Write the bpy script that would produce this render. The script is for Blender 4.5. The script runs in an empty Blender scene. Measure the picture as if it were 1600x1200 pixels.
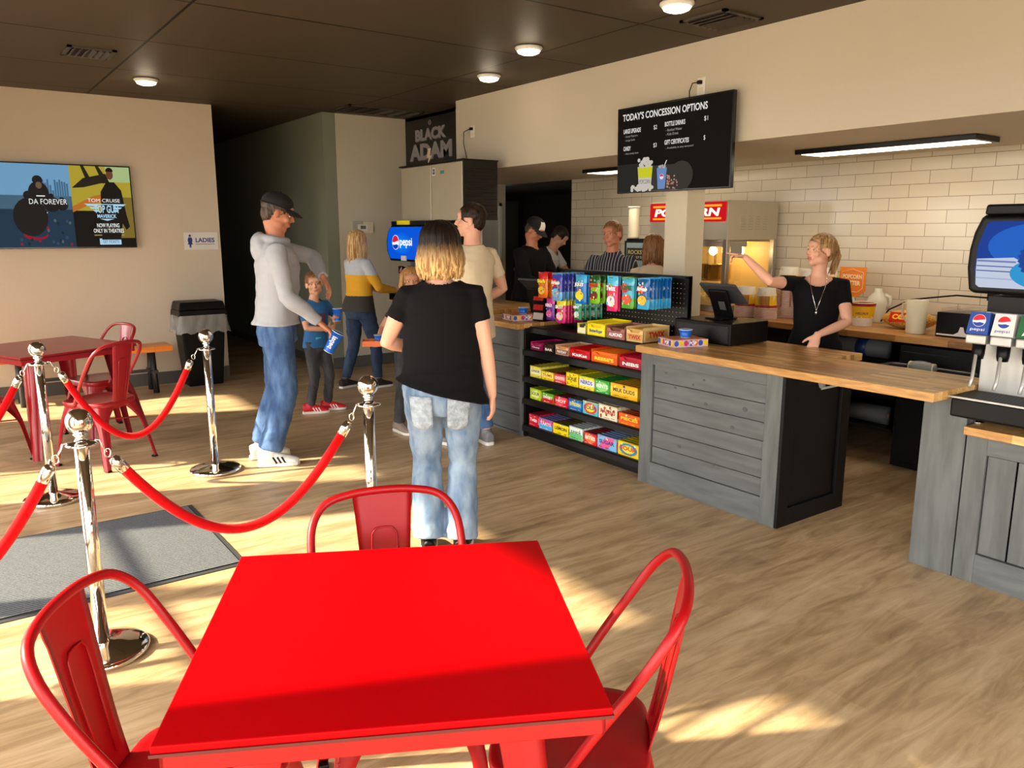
import bpy, math, random
from math import sin, cos, pi, radians, atan2, sqrt
from mathutils import Vector, Matrix, noise
random.seed(7)
S = bpy.context.scene
COL = S.collection
# ---------------------------------------------------------------- camera, world, sun, exposure
CH = 1.6
cam_d = bpy.data.cameras.new('camera'); cam = bpy.data.objects.new('camera', cam_d); COL.objects.link(cam)
cam.location = (0, 0, CH); cam.rotation_euler = (radians(90 - 10.997), 0, radians(-35.9085))
cam_d.sensor_width = 36; cam_d.lens = 1235 / 1600 * 36; cam_d.clip_start = .05; cam_d.clip_end = 200
S.camera = cam
S.view_settings.view_transform = 'Standard'; S.view_settings.look = 'None'
S.view_settings.gamma = 1; S.view_settings.use_curve_mapping = False
S.view_settings.exposure = 0.0
W = bpy.data.worlds.new('sky'); S.world = W; W.use_nodes = True
bg = W.node_tree.nodes['Background']; bg.inputs[0].default_value = (1.0, .975, .93, 1); bg.inputs[1].default_value = 10.2
SUN_EL = radians(33.4); SH = Vector((.925, -.38, 0)).normalized()
sd = bpy.data.lights.new('sun', 'SUN'); sd.energy = 18; sd.angle = radians(1.6); sd.color = (1, .86, .62)
sun = bpy.data.objects.new('sun', sd); COL.objects.link(sun)
sdir = Vector((SH.x * cos(SUN_EL), SH.y * cos(SUN_EL), -sin(SUN_EL)))
sun.rotation_euler = sdir.to_track_quat('-Z', 'Y').to_euler(); sun.location = (-6, 8, 5)
WX = -1.0      # the window wall
WINS = [(-1.5, .0, .1, 2.39), (.15, 1.5, .1, 2.39), (1.93, 2.87, .1, 2.39), (3.46, 5.26, .06, 2.39), (5.89, 6.71, .1, 2.39), (8.37, 9.25, .1, 2.39)]  # first two are unseen additions for more daylight; the rest follow the sun patches
ADDED_WIN = [(-.7, .7, .1, 2.45), (.9, 2.4, .1, 2.45)]   # unseen windows added behind the camera to light the walls facing them
for i, (a, b, z0, z1) in enumerate(WINS):
    l = bpy.data.lights.new('window_daylight', 'AREA'); l.shape = 'RECTANGLE'; l.size = b - a; l.size_y = z1 - z0; l.cycles.is_portal = True
    o = bpy.data.objects.new('window_daylight', l); COL.objects.link(o); o.location = (WX - .16, (a + b) / 2, (z0 + z1) / 2)
    o.rotation_euler = Vector((1, 0, 0)).to_track_quat('-Z', 'Z').to_euler()
for a, b, z0, z1 in ADDED_WIN:
    l = bpy.data.lights.new('added_window_daylight', 'AREA'); l.shape = 'RECTANGLE'; l.size = b - a; l.size_y = z1 - z0; l.cycles.is_portal = True
    o = bpy.data.objects.new('added_window_daylight', l); COL.objects.link(o); o.location = ((a + b) / 2, -1.96, (z0 + z1) / 2); o.rotation_euler = Vector((0, 1, 0)).to_track_quat('-Z', 'Z').to_euler()
# ---------------------------------------------------------------- materials
MATS = {}
def lin(c):
    return tuple(((x / 255) / 12.92 if x / 255 <= .04045 else ((x / 255 + .055) / 1.055) ** 2.4) for x in c)
def mat(name, c=(128, 128, 128), rough=.5, metal=0, emit=0, spec=.5, bump=0, bscale=60, var=0, vscale=8, stretch=(1, 1, 1), alpha=1, trans=0, coat=0, sheen=0, sss=0, ecol=None, c2=None):
    if name in MATS: return MATS[name]
    m = bpy.data.materials.new(name); m.use_nodes = True; N = m.node_tree.nodes; L = m.node_tree.links
    p = N['Principled BSDF']; col = lin(c) + (1,)
    p.inputs['Base Color'].default_value = col; p.inputs['Roughness'].default_value = rough; p.inputs['Metallic'].default_value = metal
    p.inputs['Specular IOR Level'].default_value = spec
    if trans: p.inputs['Transmission Weight'].default_value = trans
    if alpha < 1: p.inputs['Alpha'].default_value = alpha
    if coat: p.inputs['Coat Weight'].default_value = coat; p.inputs['Coat Roughness'].default_value = .08
    if sheen: p.inputs['Sheen Weight'].default_value = sheen
    if sss: p.inputs['Subsurface Weight'].default_value = sss; p.inputs['Subsurface Radius'].default_value = (.02, .008, .004); p.inputs['Subsurface Scale'].default_value = .5
    if emit:
        p.inputs['Emission Color'].default_value = lin(ecol or c) + (1,); p.inputs['Emission Strength'].default_value = emit
    if bump or var:
        tc = N.new('ShaderNodeTexCoord'); mp = N.new('ShaderNodeMapping'); mp.inputs['Scale'].default_value = stretch
        L.new(tc.outputs['Object'], mp.inputs[0])
    if var:
        n = N.new('ShaderNodeTexNoise'); n.inputs['Scale'].default_value = vscale; n.inputs['Detail'].default_value = 5
        L.new(mp.outputs[0], n.inputs['Vector']); r = N.new('ShaderNodeValToRGB')
        b = lin(c2) if c2 else tuple(x * (1 - var) for x in col[:3]); a = col[:3] if c2 else tuple(min(1, x * (1 + var)) for x in col[:3])
        r.color_ramp.elements[0].position = .35; r.color_ramp.elements[1].position = .65
        r.color_ramp.elements[0].color = tuple(b) + (1,); r.color_ramp.elements[1].color = tuple(a) + (1,)
        L.new(n.outputs[0], r.inputs[0]); L.new(r.outputs[0], p.inputs['Base Color'])
    if bump:
        n2 = N.new('ShaderNodeTexNoise'); n2.inputs['Scale'].default_value = bscale; n2.inputs['Detail'].default_value = 3
        L.new(mp.outputs[0], n2.inputs['Vector']); bn = N.new('ShaderNodeBump'); bn.inputs['Strength'].default_value = bump; bn.inputs['Distance'].default_value = .01
        L.new(n2.outputs[0], bn.inputs['Height']); L.new(bn.outputs[0], p.inputs['Normal'])
    MATS[name] = m; return m
def nodes(name, **k):
    m = mat(name, **k); return m, m.node_tree.nodes, m.node_tree.links, m.node_tree.nodes['Principled BSDF']
def ramp(N, stops):
    r = N.new('ShaderNodeValToRGB'); e = r.color_ramp.elements
    while len(e) < len(stops): e.new(.5)
    for i, (p, c) in enumerate(stops): e[i].position = p; e[i].color = lin(c) + (1,)
    return r
def wood_blocks(name, cols, scale, rough=.35, rot=0, bw=.35, rh=.04):
    m, N, L, p = nodes(name, rough=rough); tc = N.new('ShaderNodeTexCoord'); mp = N.new('ShaderNodeMapping'); mp.inputs['Rotation'].default_value[2] = rot
    L.new(tc.outputs['Object'], mp.inputs[0]); b = N.new('ShaderNodeTexBrick'); b.inputs['Scale'].default_value = 1
    b.inputs['Brick Width'].default_value = bw; b.inputs['Row Height'].default_value = rh; b.inputs['Mortar Size'].default_value = .0006; b.inputs['Mortar Smooth'].default_value = 1
    b.inputs['Color1'].default_value = (0, 0, 0, 1); b.inputs['Color2'].default_value = (1, 1, 1, 1); b.inputs['Mortar'].default_value = (.2, .2, .2, 1); b.offset = .37
    L.new(mp.outputs[0], b.inputs[0]); n = N.new('ShaderNodeTexNoise'); n.inputs['Scale'].default_value = scale; n.inputs['Detail'].default_value = 6; n.inputs['Distortion'].default_value = .6
    m2 = N.new('ShaderNodeMapping'); m2.inputs['Scale'].default_value = (1, 9, 9); L.new(mp.outputs[0], m2.inputs[0]); L.new(m2.outputs[0], n.inputs[0])
    mx = N.new('ShaderNodeMix'); mx.data_type = 'FLOAT'; mx.inputs[0].default_value = .62; L.new(b.outputs[0], mx.inputs[2]); L.new(n.outputs[0], mx.inputs[3])
    r = ramp(N, [(.2, cols[0]), (.5, cols[1]), (.8, cols[2])]); L.new(mx.outputs[0], r.inputs[0]); L.new(r.outputs[0], p.inputs['Base Color'])
    return m
def floor_material():
    m, N, L, p = nodes('floor_planks', rough=.33, spec=.4); tc = N.new('ShaderNodeTexCoord')
    mp = N.new('ShaderNodeMapping'); L.new(tc.outputs['Object'], mp.inputs[0])
    b = N.new('ShaderNodeTexBrick'); b.inputs['Scale'].default_value = 1; b.inputs['Brick Width'].default_value = 1.2; b.inputs['Row Height'].default_value = .18
    b.inputs['Mortar Size'].default_value = .0012; b.inputs['Mortar Smooth'].default_value = .6; b.offset = .37
    b.inputs['Color1'].default_value = (0, 0, 0, 1); b.inputs['Color2'].default_value = (1, 1, 1, 1); b.inputs['Mortar'].default_value = (.3, .3, .3, 1)
    L.new(mp.outputs[0], b.inputs[0])
    m2 = N.new('ShaderNodeMapping'); m2.inputs['Scale'].default_value = (1, 6, 1); L.new(mp.outputs[0], m2.inputs[0])
    n = N.new('ShaderNodeTexNoise'); n.inputs['Scale'].default_value = 2.4; n.inputs['Detail'].default_value = 9; n.inputs['Roughness'].default_value = .62; n.inputs['Distortion'].default_value = 1.2
    L.new(m2.outputs[0], n.inputs[0])
    n3 = N.new('ShaderNodeTexNoise'); n3.inputs['Scale'].default_value = 1.1; n3.inputs['Detail'].default_value = 4; L.new(m2.outputs[0], n3.inputs[0])
    mx = N.new('ShaderNodeMix'); mx.data_type = 'FLOAT'; mx.inputs[0].default_value = .9; L.new(b.outputs[0], mx.inputs[2]); L.new(n.outputs[0], mx.inputs[3])
    mx2 = N.new('ShaderNodeMix'); mx2.data_type = 'FLOAT'; mx2.inputs[0].default_value = .35; L.new(mx.outputs[0], mx2.inputs[2]); L.new(n3.outputs[0], mx2.inputs[3])
    r = ramp(N, [(.3, (124, 98, 68)), (.43, (164, 136, 99)), (.54, (190, 162, 124)), (.68, (212, 188, 150))]); L.new(mx2.outputs[0], r.inputs[0]); L.new(r.outputs[0], p.inputs['Base Color'])
    r2 = N.new('ShaderNodeMapRange'); r2.inputs[3].default_value = .28; r2.inputs[4].default_value = .5; L.new(n.outputs[0], r2.inputs[0]); L.new(r2.outputs[0], p.inputs['Roughness'])
    bn = N.new('ShaderNodeBump'); bn.inputs['Strength'].default_value = .15; bn.inputs['Distance'].default_value = .004; L.new(mx.outputs[0], bn.inputs['Height']); L.new(bn.outputs[0], p.inputs['Normal'])
    return m
def brick_material(name, c, mortar, bw, rh, ms, coord='X', rough=.25, off=(0, 0, 0), offset=.5, bumps=.4):
    m, N, L, p = nodes(name, rough=rough); p.inputs['Specular IOR Level'].default_value = .1 if coord == 'Z' else .45; tc = N.new('ShaderNodeTexCoord'); sp = N.new('ShaderNodeSeparateXYZ'); cb = N.new('ShaderNodeCombineXYZ')
    mo = N.new('ShaderNodeMapping'); mo.inputs['Location'].default_value = off; L.new(tc.outputs['Object'], mo.inputs[0]); L.new(mo.outputs[0], sp.inputs[0])
    L.new(sp.outputs[1 if coord == 'X' else 0], cb.inputs[0]); L.new(sp.outputs[1 if coord == 'Z' else 2], cb.inputs[1])
    b = N.new('ShaderNodeTexBrick'); b.inputs['Scale'].default_value = 1; b.inputs['Brick Width'].default_value = bw; b.inputs['Row Height'].default_value = rh
    b.inputs['Mortar Size'].default_value = ms; b.inputs['Mortar Smooth'].default_value = .1; b.offset = offset; b.inputs['Bias'].default_value = -.2
    b.inputs['Color1'].default_value = lin(c) + (1,); b.inputs['Color2'].default_value = lin(tuple(x * .96 for x in c)) + (1,); b.inputs['Mortar'].default_value = lin(mortar) + (1,)
    L.new(cb.outputs[0], b.inputs[0]); L.new(b.outputs[0], p.inputs['Base Color'])
    bn = N.new('ShaderNodeBump'); bn.invert = True; bn.inputs['Strength'].default_value = bumps; bn.inputs['Distance'].default_value = .003; L.new(b.outputs['Fac'], bn.inputs['Height']); L.new(bn.outputs[0], p.inputs['Normal'])
    return m
def stripe_material(name, c1, c2, scale, direction='X', rough=.7, sharp=.5, bump=0, width=.5, dist=0):
    m, N, L, p = nodes(name, rough=rough); tc = N.new('ShaderNodeTexCoord'); w = N.new('ShaderNodeTexWave'); w.bands_direction = direction; w.inputs['Scale'].default_value = scale
    w.inputs['Distortion'].default_value = dist; w.inputs['Detail'].default_value = 3
    L.new(tc.outputs['Object'], w.inputs[0]); r = ramp(N, [(width - (1 - sharp) * .5, c1), (width + (1 - sharp) * .5, c2)]); L.new(w.outputs[0], r.inputs[0]); L.new(r.outputs[0], p.inputs['Base Color'])
    if bump:
        bn = N.new('ShaderNodeBump'); bn.inputs['Strength'].default_value = bump; bn.inputs['Distance'].default_value = .004; L.new(w.outputs[0], bn.inputs['Height']); L.new(bn.outputs[0], p.inputs['Normal'])
    return m
M_floor = floor_material()
M_wall = mat('wall_paint_beige', (212, 198, 176), .75, bump=.12, bscale=90)
M_grey = mat('wall_paint_grey', (202, 194, 174), .7, bump=.1, bscale=90)
M_teal = mat('wall_paint_teal_grey', (132, 136, 118), .45, bump=.1, bscale=70)
M_soffit = mat('wall_paint_soffit', (200, 190, 172), .75, bump=.08, bscale=90)
M_ceil = brick_material('ceiling_tiles', (80, 71, 58), (24, 19, 13), 2.43, 1.17, .010, 'Z', .55, off=(-1.37 + 2.43, -5.03 + 2.34, 0), offset=0, bumps=.2)
M_tile = brick_material('subway_tile', (216, 205, 182), (136, 122, 98), .305, .099, .002, 'X', .18, off=(0, .05, .03), bumps=.5)
M_base = mat('baseboard_grey', (88, 86, 82), .6)
M_dark = mat('unlit_dark', (28, 26, 24), .7)  # near-black; shade of unlit rooms and recesses is put into the colour
M_black = mat('black_plastic', (9, 9, 10), .4, spec=.2)
M_blackm = mat('black_metal', (10, 10, 11), .38, spec=.4)
M_white = mat('white_plastic', (228, 226, 220), .4)
M_cream = mat('cream_plastic', (226, 216, 188), .45)
M_chrome = mat('chrome', (232, 230, 226), .07, 1)
M_steel = mat('stainless_steel', (176, 172, 164), .33, 1, bump=.03, bscale=200)
M_ice = mat('ice_machine_steel', (186, 178, 156), .45, .4)
M_steelp = mat('brushed_panel', (178, 178, 174), .42, .55)
M_red = mat('red_enamel', (146, 3, 10), .42, 0, spec=.35)
M_redtop = mat('red_table_laminate', (166, 0, 5), .5, spec=.06)
M_rededge = mat('dark_table_edge', (80, 12, 16), .4)
M_redfar = mat('red_powder_coat', (150, 16, 26), .35, 0, coat=.3)
M_velvet = mat('red_velvet', (196, 0, 4), .9, spec=.1, sheen=.15)
M_orange = wood_blocks('bench_wood', [(190, 96, 24), (224, 128, 40), (240, 156, 70)], 6, .3)
M_butcher = wood_blocks('butcher_block', [(146, 98, 48), (200, 150, 84), (236, 198, 130)], 9, .3, rot=pi / 2)
M_slate = mat('slate_grey_stain', (94, 98, 98), .55, bump=.1, bscale=30, var=.16, vscale=5, stretch=(5, .7, 5))
M_slatev = mat('slate_grey_stain_vertical', (94, 98, 97), .5, bump=.12, bscale=30, var=.2, vscale=5, stretch=(4, 4, .6))
M_knot = mat('wood_knot', (74, 77, 78), .5)
M_panelblack = mat('black_stain', (6, 6, 7), .55, spec=.3, bump=.05, bscale=30)
M_screenbl = mat('screen_black', (10, 10, 11), .22)
def em(name, c, e=1.0, rough=.3):
    return mat(name, (8, 8, 8), .5, emit=e, ecol=c, spec=.08)
M_lamp = mat('lamp_glow', (255, 255, 255), .5, emit=9, ecol=(255, 232, 196))
M_lampp = mat('panel_glow', (255, 255, 255), .5, emit=6, ecol=(255, 240, 214))
M_glass = mat('clear_glass', (255, 255, 255), .03, trans=1.0, alpha=.22, spec=.5)
# ---------------------------------------------------------------- mesh builder
class FR:
    def __init__(s, O, R, U, N=None):
        s.O = Vector(O); s.R = Vector(R).normalized(); s.U = Vector(U).normalized(); s.N = Vector(N).normalized() if N else s.R.cross(s.U)
    def p(s, x, y, d=0): return s.O + s.R * x + s.U * y + s.N * d
def FX(O): return FR(O, (0, -1, 0), (0, 0, 1), (-1, 0, 0))       # facing the customers (-X)
def FY(O): return FR(O, (1, 0, 0), (0, 0, 1), (0, -1, 0))        # facing the entrance side (-Y)
TXT = {}
def text_geo(s, bold=0):
    k = (s, bold)
    if k not in TXT:
        c = bpy.data.curves.new('t', 'FONT'); c.body = s; c.size = 1; c.resolution_u = 3; c.offset = bold
        o = bpy.data.objects.new('t', c); COL.objects.link(o); dg = bpy.context.evaluated_depsgraph_get(); dg.update()
        me = bpy.data.meshes.new_from_object(o.evaluated_get(dg)); V = [v.co.copy() for v in me.vertices]; F = [tuple(p.vertices) for p in me.polygons]
        bpy.data.objects.remove(o); bpy.data.curves.remove(c); bpy.data.meshes.remove(me)
        x0 = min(v.x for v in V); x1 = max(v.x for v in V); y0 = min(v.y for v in V); y1 = max(v.y for v in V)
        TXT[k] = ([((v.x - x0) / (x1 - x0), (v.y - y0) / (y1 - y0)) for v in V], F, (x1 - x0) / (y1 - y0))
    return TXT[k]
class MB:
    def __init__(s): s.v = []; s.f = []; s.m = []; s.s = []; s.mats = []
    def mi(s, m):
        if m not in s.mats: s.mats.append(m)
        return s.mats.index(m)
    def add(s, V, F, m, smooth=False):
        b = len(s.v); s.v.extend(tuple(v) for v in V); k = s.mi(m)
        for f in F: s.f.append(tuple(b + i for i in f)); s.m.append(k); s.s.append(smooth)
        return s
    def box(s, c, d, m, R=None):
        c = Vector(c); V = []
        for z in (-.5, .5):
            for y in (-.5, .5):
                for x in (-.5, .5):
                    q = Vector((x * d[0], y * d[1], z * d[2]))
                    if R is not None: q = R @ q
                    V.append(c + q)
        return s.add(V, [(0, 2, 3, 1), (4, 5, 7, 6), (0, 1, 5, 4), (2, 6, 7, 3), (0, 4, 6, 2), (1, 3, 7, 5)], m)
    def bb(s, a, b, m):
        return s.box([(a[i] + b[i]) / 2 for i in range(3)], [abs(b[i] - a[i]) for i in range(3)], m)
    def tube(s, P, r, m, seg=10, ref=None, closed=False, cap=True):
        P = [Vector(p) for p in P]; n = len(P); rings = []; prev = None
        for i in range(n):
            if closed: t = P[(i + 1) % n] - P[i - 1]
            else: t = P[min(i + 1, n - 1)] - P[max(i - 1, 0)]
            if t.length < 1e-9: t = Vector((0, 0, 1))
            t.normalize()
            if ref is not None: a = Vector(ref) - t * t.dot(Vector(ref))
            elif prev is None: a = Vector((0, 0, 1)).cross(t) if abs(t.z) < .95 else Vector((1, 0, 0)) - t * t.x
            else: a = prev - t * t.dot(prev)
            if a.length < 1e-6: a = t.orthogonal()
            a.normalize(); prev = a; b = t.cross(a)
            rr = r[i] if isinstance(r, list) else r
            ra, rb = rr if isinstance(rr, (list, tuple)) else (rr, rr)
            rings.append([P[i] + a * (ra * cos(2 * pi * k / seg)) + b * (rb * sin(2 * pi * k / seg)) for k in range(seg)])
        V = [v for q in rings for v in q]; F = []
        for i in range(n if closed else n - 1):
            for k in range(seg):
                F.append((i * seg + k, i * seg + (k + 1) % seg, ((i + 1) % n) * seg + (k + 1) % seg, ((i + 1) % n) * seg + k))
        if cap and not closed:
            F.append(tuple(range(seg - 1, -1, -1))); F.append(tuple((n - 1) * seg + k for k in range(seg)))
        return s.add(V, F, m, True)
    def lathe(s, prof, m, seg=32, O=(0, 0, 0), A=None):
        O = Vector(O); V = []; F = []; n = len(prof)
        for r, z in prof:
            for k in range(seg):
                q = Vector((r * cos(2 * pi * k / seg), r * sin(2 * pi * k / seg), z))
                if A is not None: q = A @ q
                V.append(O + q)
        for i in range(n - 1):
            for k in range(seg): F.append((i * seg + k, i * seg + (k + 1) % seg, (i + 1) * seg + (k + 1) % seg, (i + 1) * seg + k))
        F.append(tuple(range(seg - 1, -1, -1))); F.append(tuple((n - 1) * seg + k for k in range(seg)))
        return s.add(V, F, m, True)
    def ell(s, c, r, m, R=None, seg=20, rings=12):
        c = Vector(c); V = []; F = []
        for i in range(rings + 1):
            th = pi * i / rings; th = min(max(th, .02), pi - .02)
            for k in range(seg):
                q = Vector((r[0] * sin(th) * cos(2 * pi * k / seg), r[1] * sin(th) * sin(2 * pi * k / seg), r[2] * cos(th)))
                if R is not None: q = R @ q
                V.append(c + q)
        for i in range(rings):
            for k in range(seg): F.append((i * seg + k, (i + 1) * seg + k, (i + 1) * seg + (k + 1) % seg, i * seg + (k + 1) % seg))
        F.append(tuple(range(seg))); F.append(tuple(rings * seg + k for k in range(seg - 1, -1, -1)))
        return s.add(V, F, m, True)
    def prism(s, P, fr, d0, d1, m, smooth=False):
        n = len(P); V = [fr.p(x, y, d0) for x, y in P] + [fr.p(x, y, d1) for x, y in P]
        F = [tuple(range(n - 1, -1, -1)), tuple(range(n, 2 * n))] + [(i, (i + 1) % n, n + (i + 1) % n, n + i) for i in range(n)]
        return s.add(V, F, m, smooth)
    def rect(s, fr, x0, y0, x1, y1, m, d=.001, d0=0): return s.prism([(x0, y0), (x1, y0), (x1, y1), (x0, y1)], fr, d0, d, m)
    def disc(s, fr, x, y, r, m, d=.001, seg=24, a0=0, a1=2 * pi, ry=None):
        P = [(x + r * cos(a0 + (a1 - a0) * k / seg), y + (ry or r) * sin(a0 + (a1 - a0) * k / seg)) for k in range(seg + (0 if a1 - a0 > 6.2 else 1))]
        return s.prism(P, fr, 0, d, m)
    def text(s, t, fr, x, y, h, m, w=None, d=.002, align='l', bold=0, slant=0):
        V, F, asp = text_geo(t, bold); w = w or asp * h
        if align == 'c': x -= w / 2
        return s.add([fr.p(x + a * w + b * slant * h, y + b * h, d) for a, b in V], F, m)
    def build(s, name, parent=None, bevel=0, seg=2, sub=0):
        me = bpy.data.meshes.new(name); me.from_pydata(s.v, [], s.f); me.polygons.foreach_set('material_index', s.m); me.polygons.foreach_set('use_smooth', s.s)
        for m in s.mats: me.materials.append(m)
        me.update(); o = bpy.data.objects.new(name, me); COL.objects.link(o)
        if parent is not None: o.parent = parent
        if bevel:
            b = o.modifiers.new('b', 'BEVEL'); b.width = bevel; b.segments = seg; b.limit_method = 'ANGLE'; b.angle_limit = radians(40)
        if sub:
            b = o.modifiers.new('s', 'SUBSURF'); b.levels = sub; b.render_levels = sub
        return o
def remesh(mb, voxel, smooth=4, fac=.5):
    o = mb.build('tmp'); r = o.modifiers.new('r', 'REMESH'); r.mode = 'VOXEL'; r.voxel_size = voxel; r.use_smooth_shade = True
    if smooth: q = o.modifiers.new('q', 'SMOOTH'); q.iterations = smooth; q.factor = fac
    dg = bpy.context.evaluated_depsgraph_get(); dg.update(); me = bpy.data.meshes.new_from_object(o.evaluated_get(dg))
    old = o.data; bpy.data.objects.remove(o); bpy.data.meshes.remove(old); return me
def tag(o, label, cat, group=None, kind=None):
    if label: o['label'] = label
    if cat: o['category'] = cat
    if group: o['group'] = group
    if kind: o['kind'] = kind
    return o
def thing(name, label, cat, loc=(0, 0, 0), rz=0, group=None):
    o = bpy.data.objects.new(name, None); COL.objects.link(o); o.empty_display_size = .1; o.location = loc; o.rotation_euler = (0, 0, rz)
    return tag(o, label, cat, group)
def st(o): o['kind'] = 'structure'; return o
def dup(root, loc, rz=None, label=None, group=None):
    r = root.copy(); COL.objects.link(r); r.location = loc
    if rz is not None: r.rotation_euler = (0, 0, rz)
    if label: r['label'] = label
    if group: r['group'] = group
    for ch in list(root.children):
        c = ch.copy(); COL.objects.link(c); c.parent = r
        for g in list(ch.children):
            d = g.copy(); COL.objects.link(d); d.parent = c
    return r
# ---------------------------------------------------------------- room shell
H = 2.886
def box_struct(name, a, b, m): return st(MB().bb(a, b, m).build(name))
box_struct('floor', (-1.8, -1.8, -.1), (9, 17, 0), M_floor)
gm_ = MB(); pv = mat('pavement', (158, 150, 134), .9, var=.1, vscale=3); gm_.bb((-60, -60, -.12), (-1.8, 60, -.02), pv).bb((-1.8, -60, -.12), (60, -1.95, -.02), pv); st(gm_.build('ground'))  # unseen outdoor ground, added to weaken light reaching the ceiling from below
box_struct('ceiling', (-1.8, -1.8, H), (9, 17, H + .1), M_ceil)
# window wall: piers, sill strips, headers around the openings, in one wall mesh
wm = MB(); ys = -1.8
for a, b, z0, z1 in WINS:
    wm.bb((WX - .15, ys, 0), (WX, a, H), M_wall); wm.bb((WX - .15, a, 0), (WX, b, z0), M_wall); wm.bb((WX - .15, a, z1), (WX, b, H), M_wall); ys = b
wm.bb((WX - .15, ys, 0), (WX, 12, H), M_wall); st(wm.build('wall_left'))
for i, (a, b, z0, z1) in enumerate(WINS):
    f = MB(); t = .03
    f.bb((WX - .1, a, z0), (WX - .05, a + t, z1), M_blackm).bb((WX - .1, b - t, z0), (WX - .05, b, z1), M_blackm).bb((WX - .1, a, z1 - t), (WX - .05, b, z1), M_blackm)
    if i == 3: f.bb((WX - .1, 4.21, z0), (WX - .04, 4.35, z1), M_blackm).bb((WX - .1, a, 1.20), (WX - .05, b, 1.235), M_blackm)
    st(f.build('window_%d' % (i + 1)))
wm = MB(); xs = -1.8
for a, b, z0, z1 in ADDED_WIN:
    wm.bb((xs, -1.95, 0), (a, -1.8, H), M_wall); wm.bb((a, -1.95, 0), (b, -1.8, z0), M_wall); wm.bb((a, -1.95, z1), (b, -1.8, H), M_wall); xs = b
wm.bb((xs, -1.95, 0), (9, -1.8, H), M_wall); st(wm.build('wall_back'))
for i, (a, b, z0, z1) in enumerate(ADDED_WIN):
    f = MB(); f.bb((a, -1.9, z0), (a + .04, -1.85, z1), M_blackm).bb((b - .04, -1.9, z0), (b, -1.85, z1), M_blackm).bb((a, -1.9, z1 - .04), (b, -1.85, z1), M_blackm); st(f.build('window_%d' % (i + 8)))  # frames of the windows added behind the camera
box_struct('wall_far', (.25, 8.85, 0), (2.53, 9.0, H), M_wall)
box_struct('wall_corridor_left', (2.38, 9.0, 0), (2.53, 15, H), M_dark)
box_struct('wall_room_end', (-1.6, 12, 0), (2.38, 12.15, H), M_wall)
box_struct('wall_corridor_right', (3.66, 8.64, 0), (3.81, 15, H), M_teal)
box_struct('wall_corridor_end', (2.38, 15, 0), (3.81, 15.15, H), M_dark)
box_struct('wall_thermostat', (3.812, 8.64, 0), (4.7, 8.8, H), M_grey)
MB_ = MB().bb((4.47, -1.8, 2.186), (6.2, 7.146, H), M_soffit).bb((4.7, 7.146, 2.186), (6.2, 8.64, H), M_soffit)
st(MB_.build('trim_soffit'))
box_struct('wall_right', (6.2, -1.8, 0), (6.35, 7.36, H), M_tile)
box_struct('wall_kitchen_back', (4.7, 8.64, 0), (6.15, 8.8, H), M_grey)
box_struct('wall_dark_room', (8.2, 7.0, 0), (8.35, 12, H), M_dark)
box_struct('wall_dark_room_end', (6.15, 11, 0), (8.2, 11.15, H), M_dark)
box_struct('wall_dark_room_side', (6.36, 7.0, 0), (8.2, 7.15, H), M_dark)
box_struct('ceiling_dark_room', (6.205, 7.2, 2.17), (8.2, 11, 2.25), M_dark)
d_ = MB().bb((0, 0, 0), (.75, .045, 2.05), mat('door_grey', (62, 60, 56), .5)); o = d_.build('door_1'); o.location = (6.75, 10.2, 0); st(o); hh = MB().ell((.68, -.03, 1.0), (.03, .03, .03), M_steel).build('door_handle', o)
fr_ = MB(); fy = FY((5.72, 8.64, 1.2))
for a in ((0, 0, .04, .75), (.31, 0, .35, .75), (0, 0, .35, .04), (0, .71, .35, .75)): fr_.rect(fy, *a, M_white, .03)
fr_.rect(fy, .04, .04, .31, .71, mat('window_pane_grey', (186, 186, 180), .3), .012); st(fr_.build('window_7'))
# column between counter and soffit
box_struct('trim_column', (4.47, 4.01, 0), (4.66, 4.22, 2.186), mat('column_paint', (206, 194, 168), .35))
def baseb(name, a, b): return box_struct(name, a, b, M_base)
baseb('baseboard_far', (.25, 8.835, 0), (2.53, 8.85, .13))
baseb('baseboard_thermostat', (3.67, 8.625, 0), (4.69, 8.64, .13))
baseb('baseboard_corridor', (3.645, 8.66, 0), (3.66, 14.9, .1))
# thin white strips on the poster wall
box_struct('wall_poster', (4.7, 7.146, 2.186), (4.72, 8.64, H), M_soffit)
# ---------------------------------------------------------------- ceiling fixtures
def downlight(x, y, label):
    t = thing('ceiling_light', label, 'ceiling light', (x, y, H), group='round ceiling lights')
    MB().lathe([(.0, -.004), (.098, -.004), (.1, -.012), (.085, -.03), (.08, -.03)], M_white, 32).build('trim_ring', t)
    MB().lathe([(.083, -.028), (.075, -.042), (.05, -.052), (.0, -.056)], M_lamp, 32).build('lens', t)
    l = bpy.data.lights.new('downlight', 'POINT'); l.energy = 1.6; l.color = (1, .82, .6); l.shadow_soft_size = .07; l.use_shadow = True
    lo = bpy.data.objects.new('downlight', l); COL.objects.link(lo); lo.location = (0, 0, -.13); lo.parent = t
downlight(1.664, 7.69, 'round ceiling light left of the corridor, above the wall screen')
downlight(3.611, 4.784, 'round ceiling light above the queue, second largest of the four')
downlight(3.967, 5.81, 'small round ceiling light nearest the stainless ice machine')
downlight(3.621, 3.387, 'largest round ceiling light, cut off by the top of the photo')
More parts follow.
